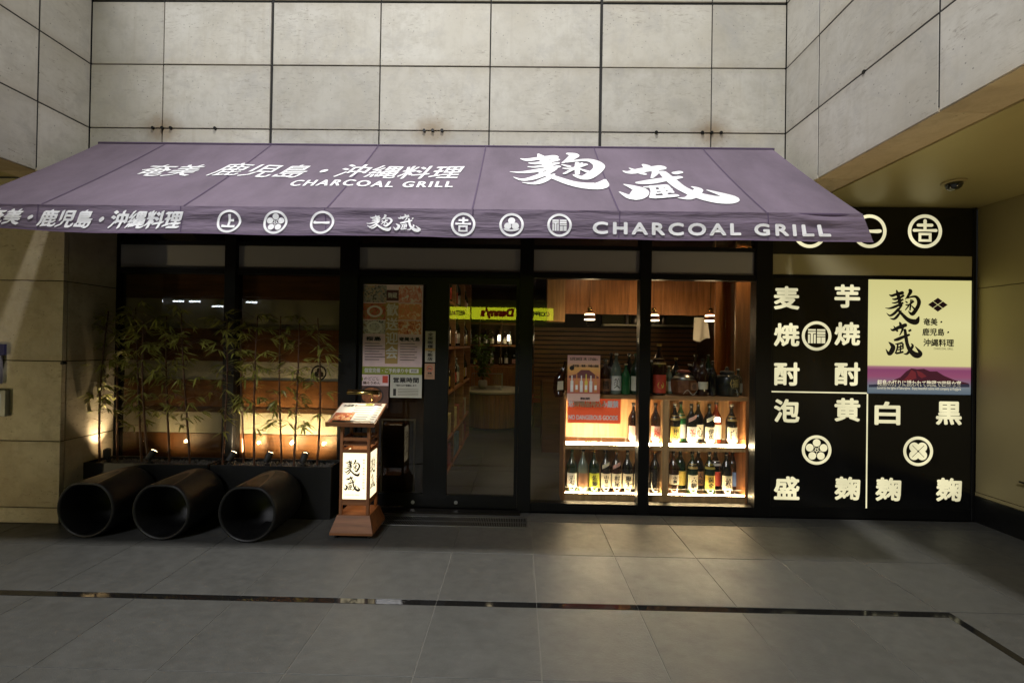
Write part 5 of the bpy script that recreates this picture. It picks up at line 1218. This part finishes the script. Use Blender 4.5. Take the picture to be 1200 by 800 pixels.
# ================================================================== across the street, behind the viewer (seen as reflections)
ob = thing('opposite_building', 'dark building across the street behind the camera', 'building', (0, -9.5, 0))
box('facade', -18, 12, -10.2, -9.2, 0, 9, mat('dark facade', (.05,.05,.05), .7, var=.2), ob)
box('canopy', -16, 6, -9.18, -8.6, 3.25, 3.5, M['dark_metal'], ob)
for k in range(7):
    x = -15.2+k*.75+random.uniform(-.1, .1); zt = 3.05+random.choice((0, .0, -.18)); t = thing('fluorescent_light', 'cool fluorescent tube under the canopy across the street, %s in the row' % ORD[k], 'light', (x, -8.9, zt), 'fluorescent tubes across the street')
    m = MB(); m.tube([(x, -8.9, zt), (x+.42, -8.9, zt)], .035, 8); m.build('tube', M['cool_tube'], t); box('fitting', x, x+.42, -8.92, -8.88, zt+.036, 3.25, M['dark_metal'], t)
SYO = -9.0
os_ = thing('restaurant_sign', 'yellow lit family restaurant sign across the street', 'sign', (-.8, SYO, 2.5))
M['yel'] = emis('lit yellow sign', (.72, .78, .02), 7); M['sred'] = emis('lit red lettering', (.6, .0, .0), .8); M['sgreen'] = emis('lit dark lettering', (.03, .08, .01), 1)
for a, b, tx, mi in ((-3.35, -1.92, 'RESTAURANT', 'sgreen'), (-1.85, .17, "Denny's", 'sred'), (.25, 1.38, 'COFFEE', 'sgreen')):
    box('light_panel', a, b, SYO-.15, SYO, 2.52, 2.99, M['yel'], os_)
    P = Print(); cxx = (a+b)/2
    P.text(tx, 0, 2.755, w=(b-a)*(.62 if mi == 'sred' else .72), h=.38 if mi == 'sred' else .17, bold=.03 if mi == 'sred' else .010, shear=-.15 if mi == 'sred' else 0)
    P.build('lettering', lambda u, v, l: Vector((cxx-u, SYO+.003+l, v)), M[mi], os_)
# high floodlight inferred from the shadows, and an added fill light
def flood(loc, aim, power, size, lab, col, spread=110):
    t = thing('floodlight', lab, 'floodlight', loc); L0 = Vector(loc); dr = (Vector(aim)-L0).normalized()
    rot = dr.to_track_quat('-Z', 'Y').to_matrix()
    m = MB(); h = size/2+.03
    vs = [rot @ Vector(v) + L0 for v in ((-h,-h,.01),(h,-h,.01),(h,h,.01),(-h,h,.01),(-h,-h,.12),(h,-h,.12),(h,h,.12),(-h,h,.12))]
    m.add(vs, [(0,3,2,1),(4,5,6,7),(0,1,5,4),(1,2,6,5),(2,3,7,6),(3,0,4,7)]); m.build('housing', M['black_metal'], t)
    l = bpy.data.lights.new('flood_lamp', 'AREA'); l.shape = 'SQUARE'; l.size = size; l.energy = power; l.color = col; l.spread = radians(spread)
    o = bpy.data.objects.new('flood_lamp', l); link(o, t); o.rotation_euler = dr.to_track_quat('-Z', 'Y').to_euler(); o.location = L0+dr*.01
    return t
flood((-.45, .70, 12.0), (-.45, 2.2, 0), KEY_POWER, .5, 'high floodlight above the forecourt, out of frame', (1, .965, .90), 74)
flood((-5.2, -7.5, 9.0), (.6, 3.8, 3.6), FILL_POWER, 2.4, 'unseen broad fill light added across the street', (.97, .97, 1), 120)  # added fill standing in for frontal street light

# unseen uplights added to warm the right ceiling, soffit and left pier
for (x, y, ax, ay, pw, lab) in ((3.35, .85, 3.2, 2.6, 70, 'unseen uplight added to warm the right passage ceiling'), (-5.7, 1.5, -4.6, 3.58, 60, 'unseen uplight added to brighten the left pier')):
    t = thing('added_uplight', lab, 'lamp', (x, y, 0)); m = MB(); m.lathe([(.09, 0), (.09, .02), (.03, .03), (.03, .20), (.08, .30), (.078, .301)], (x, y, 0), 20); m.build('housing', M['black'], t, True)
    m = MB(); m.lathe([(.05, .303), (.045, .308)], (x, y, 0), 16); m.build('lens', M['bulb_small'], t, True)
    lamp_point((x, y, .34), pw, (1, .80, .42), .05, t, spot=120, aim=(ax, ay, 2.87 if x > 0 else 1.5), blend=1)
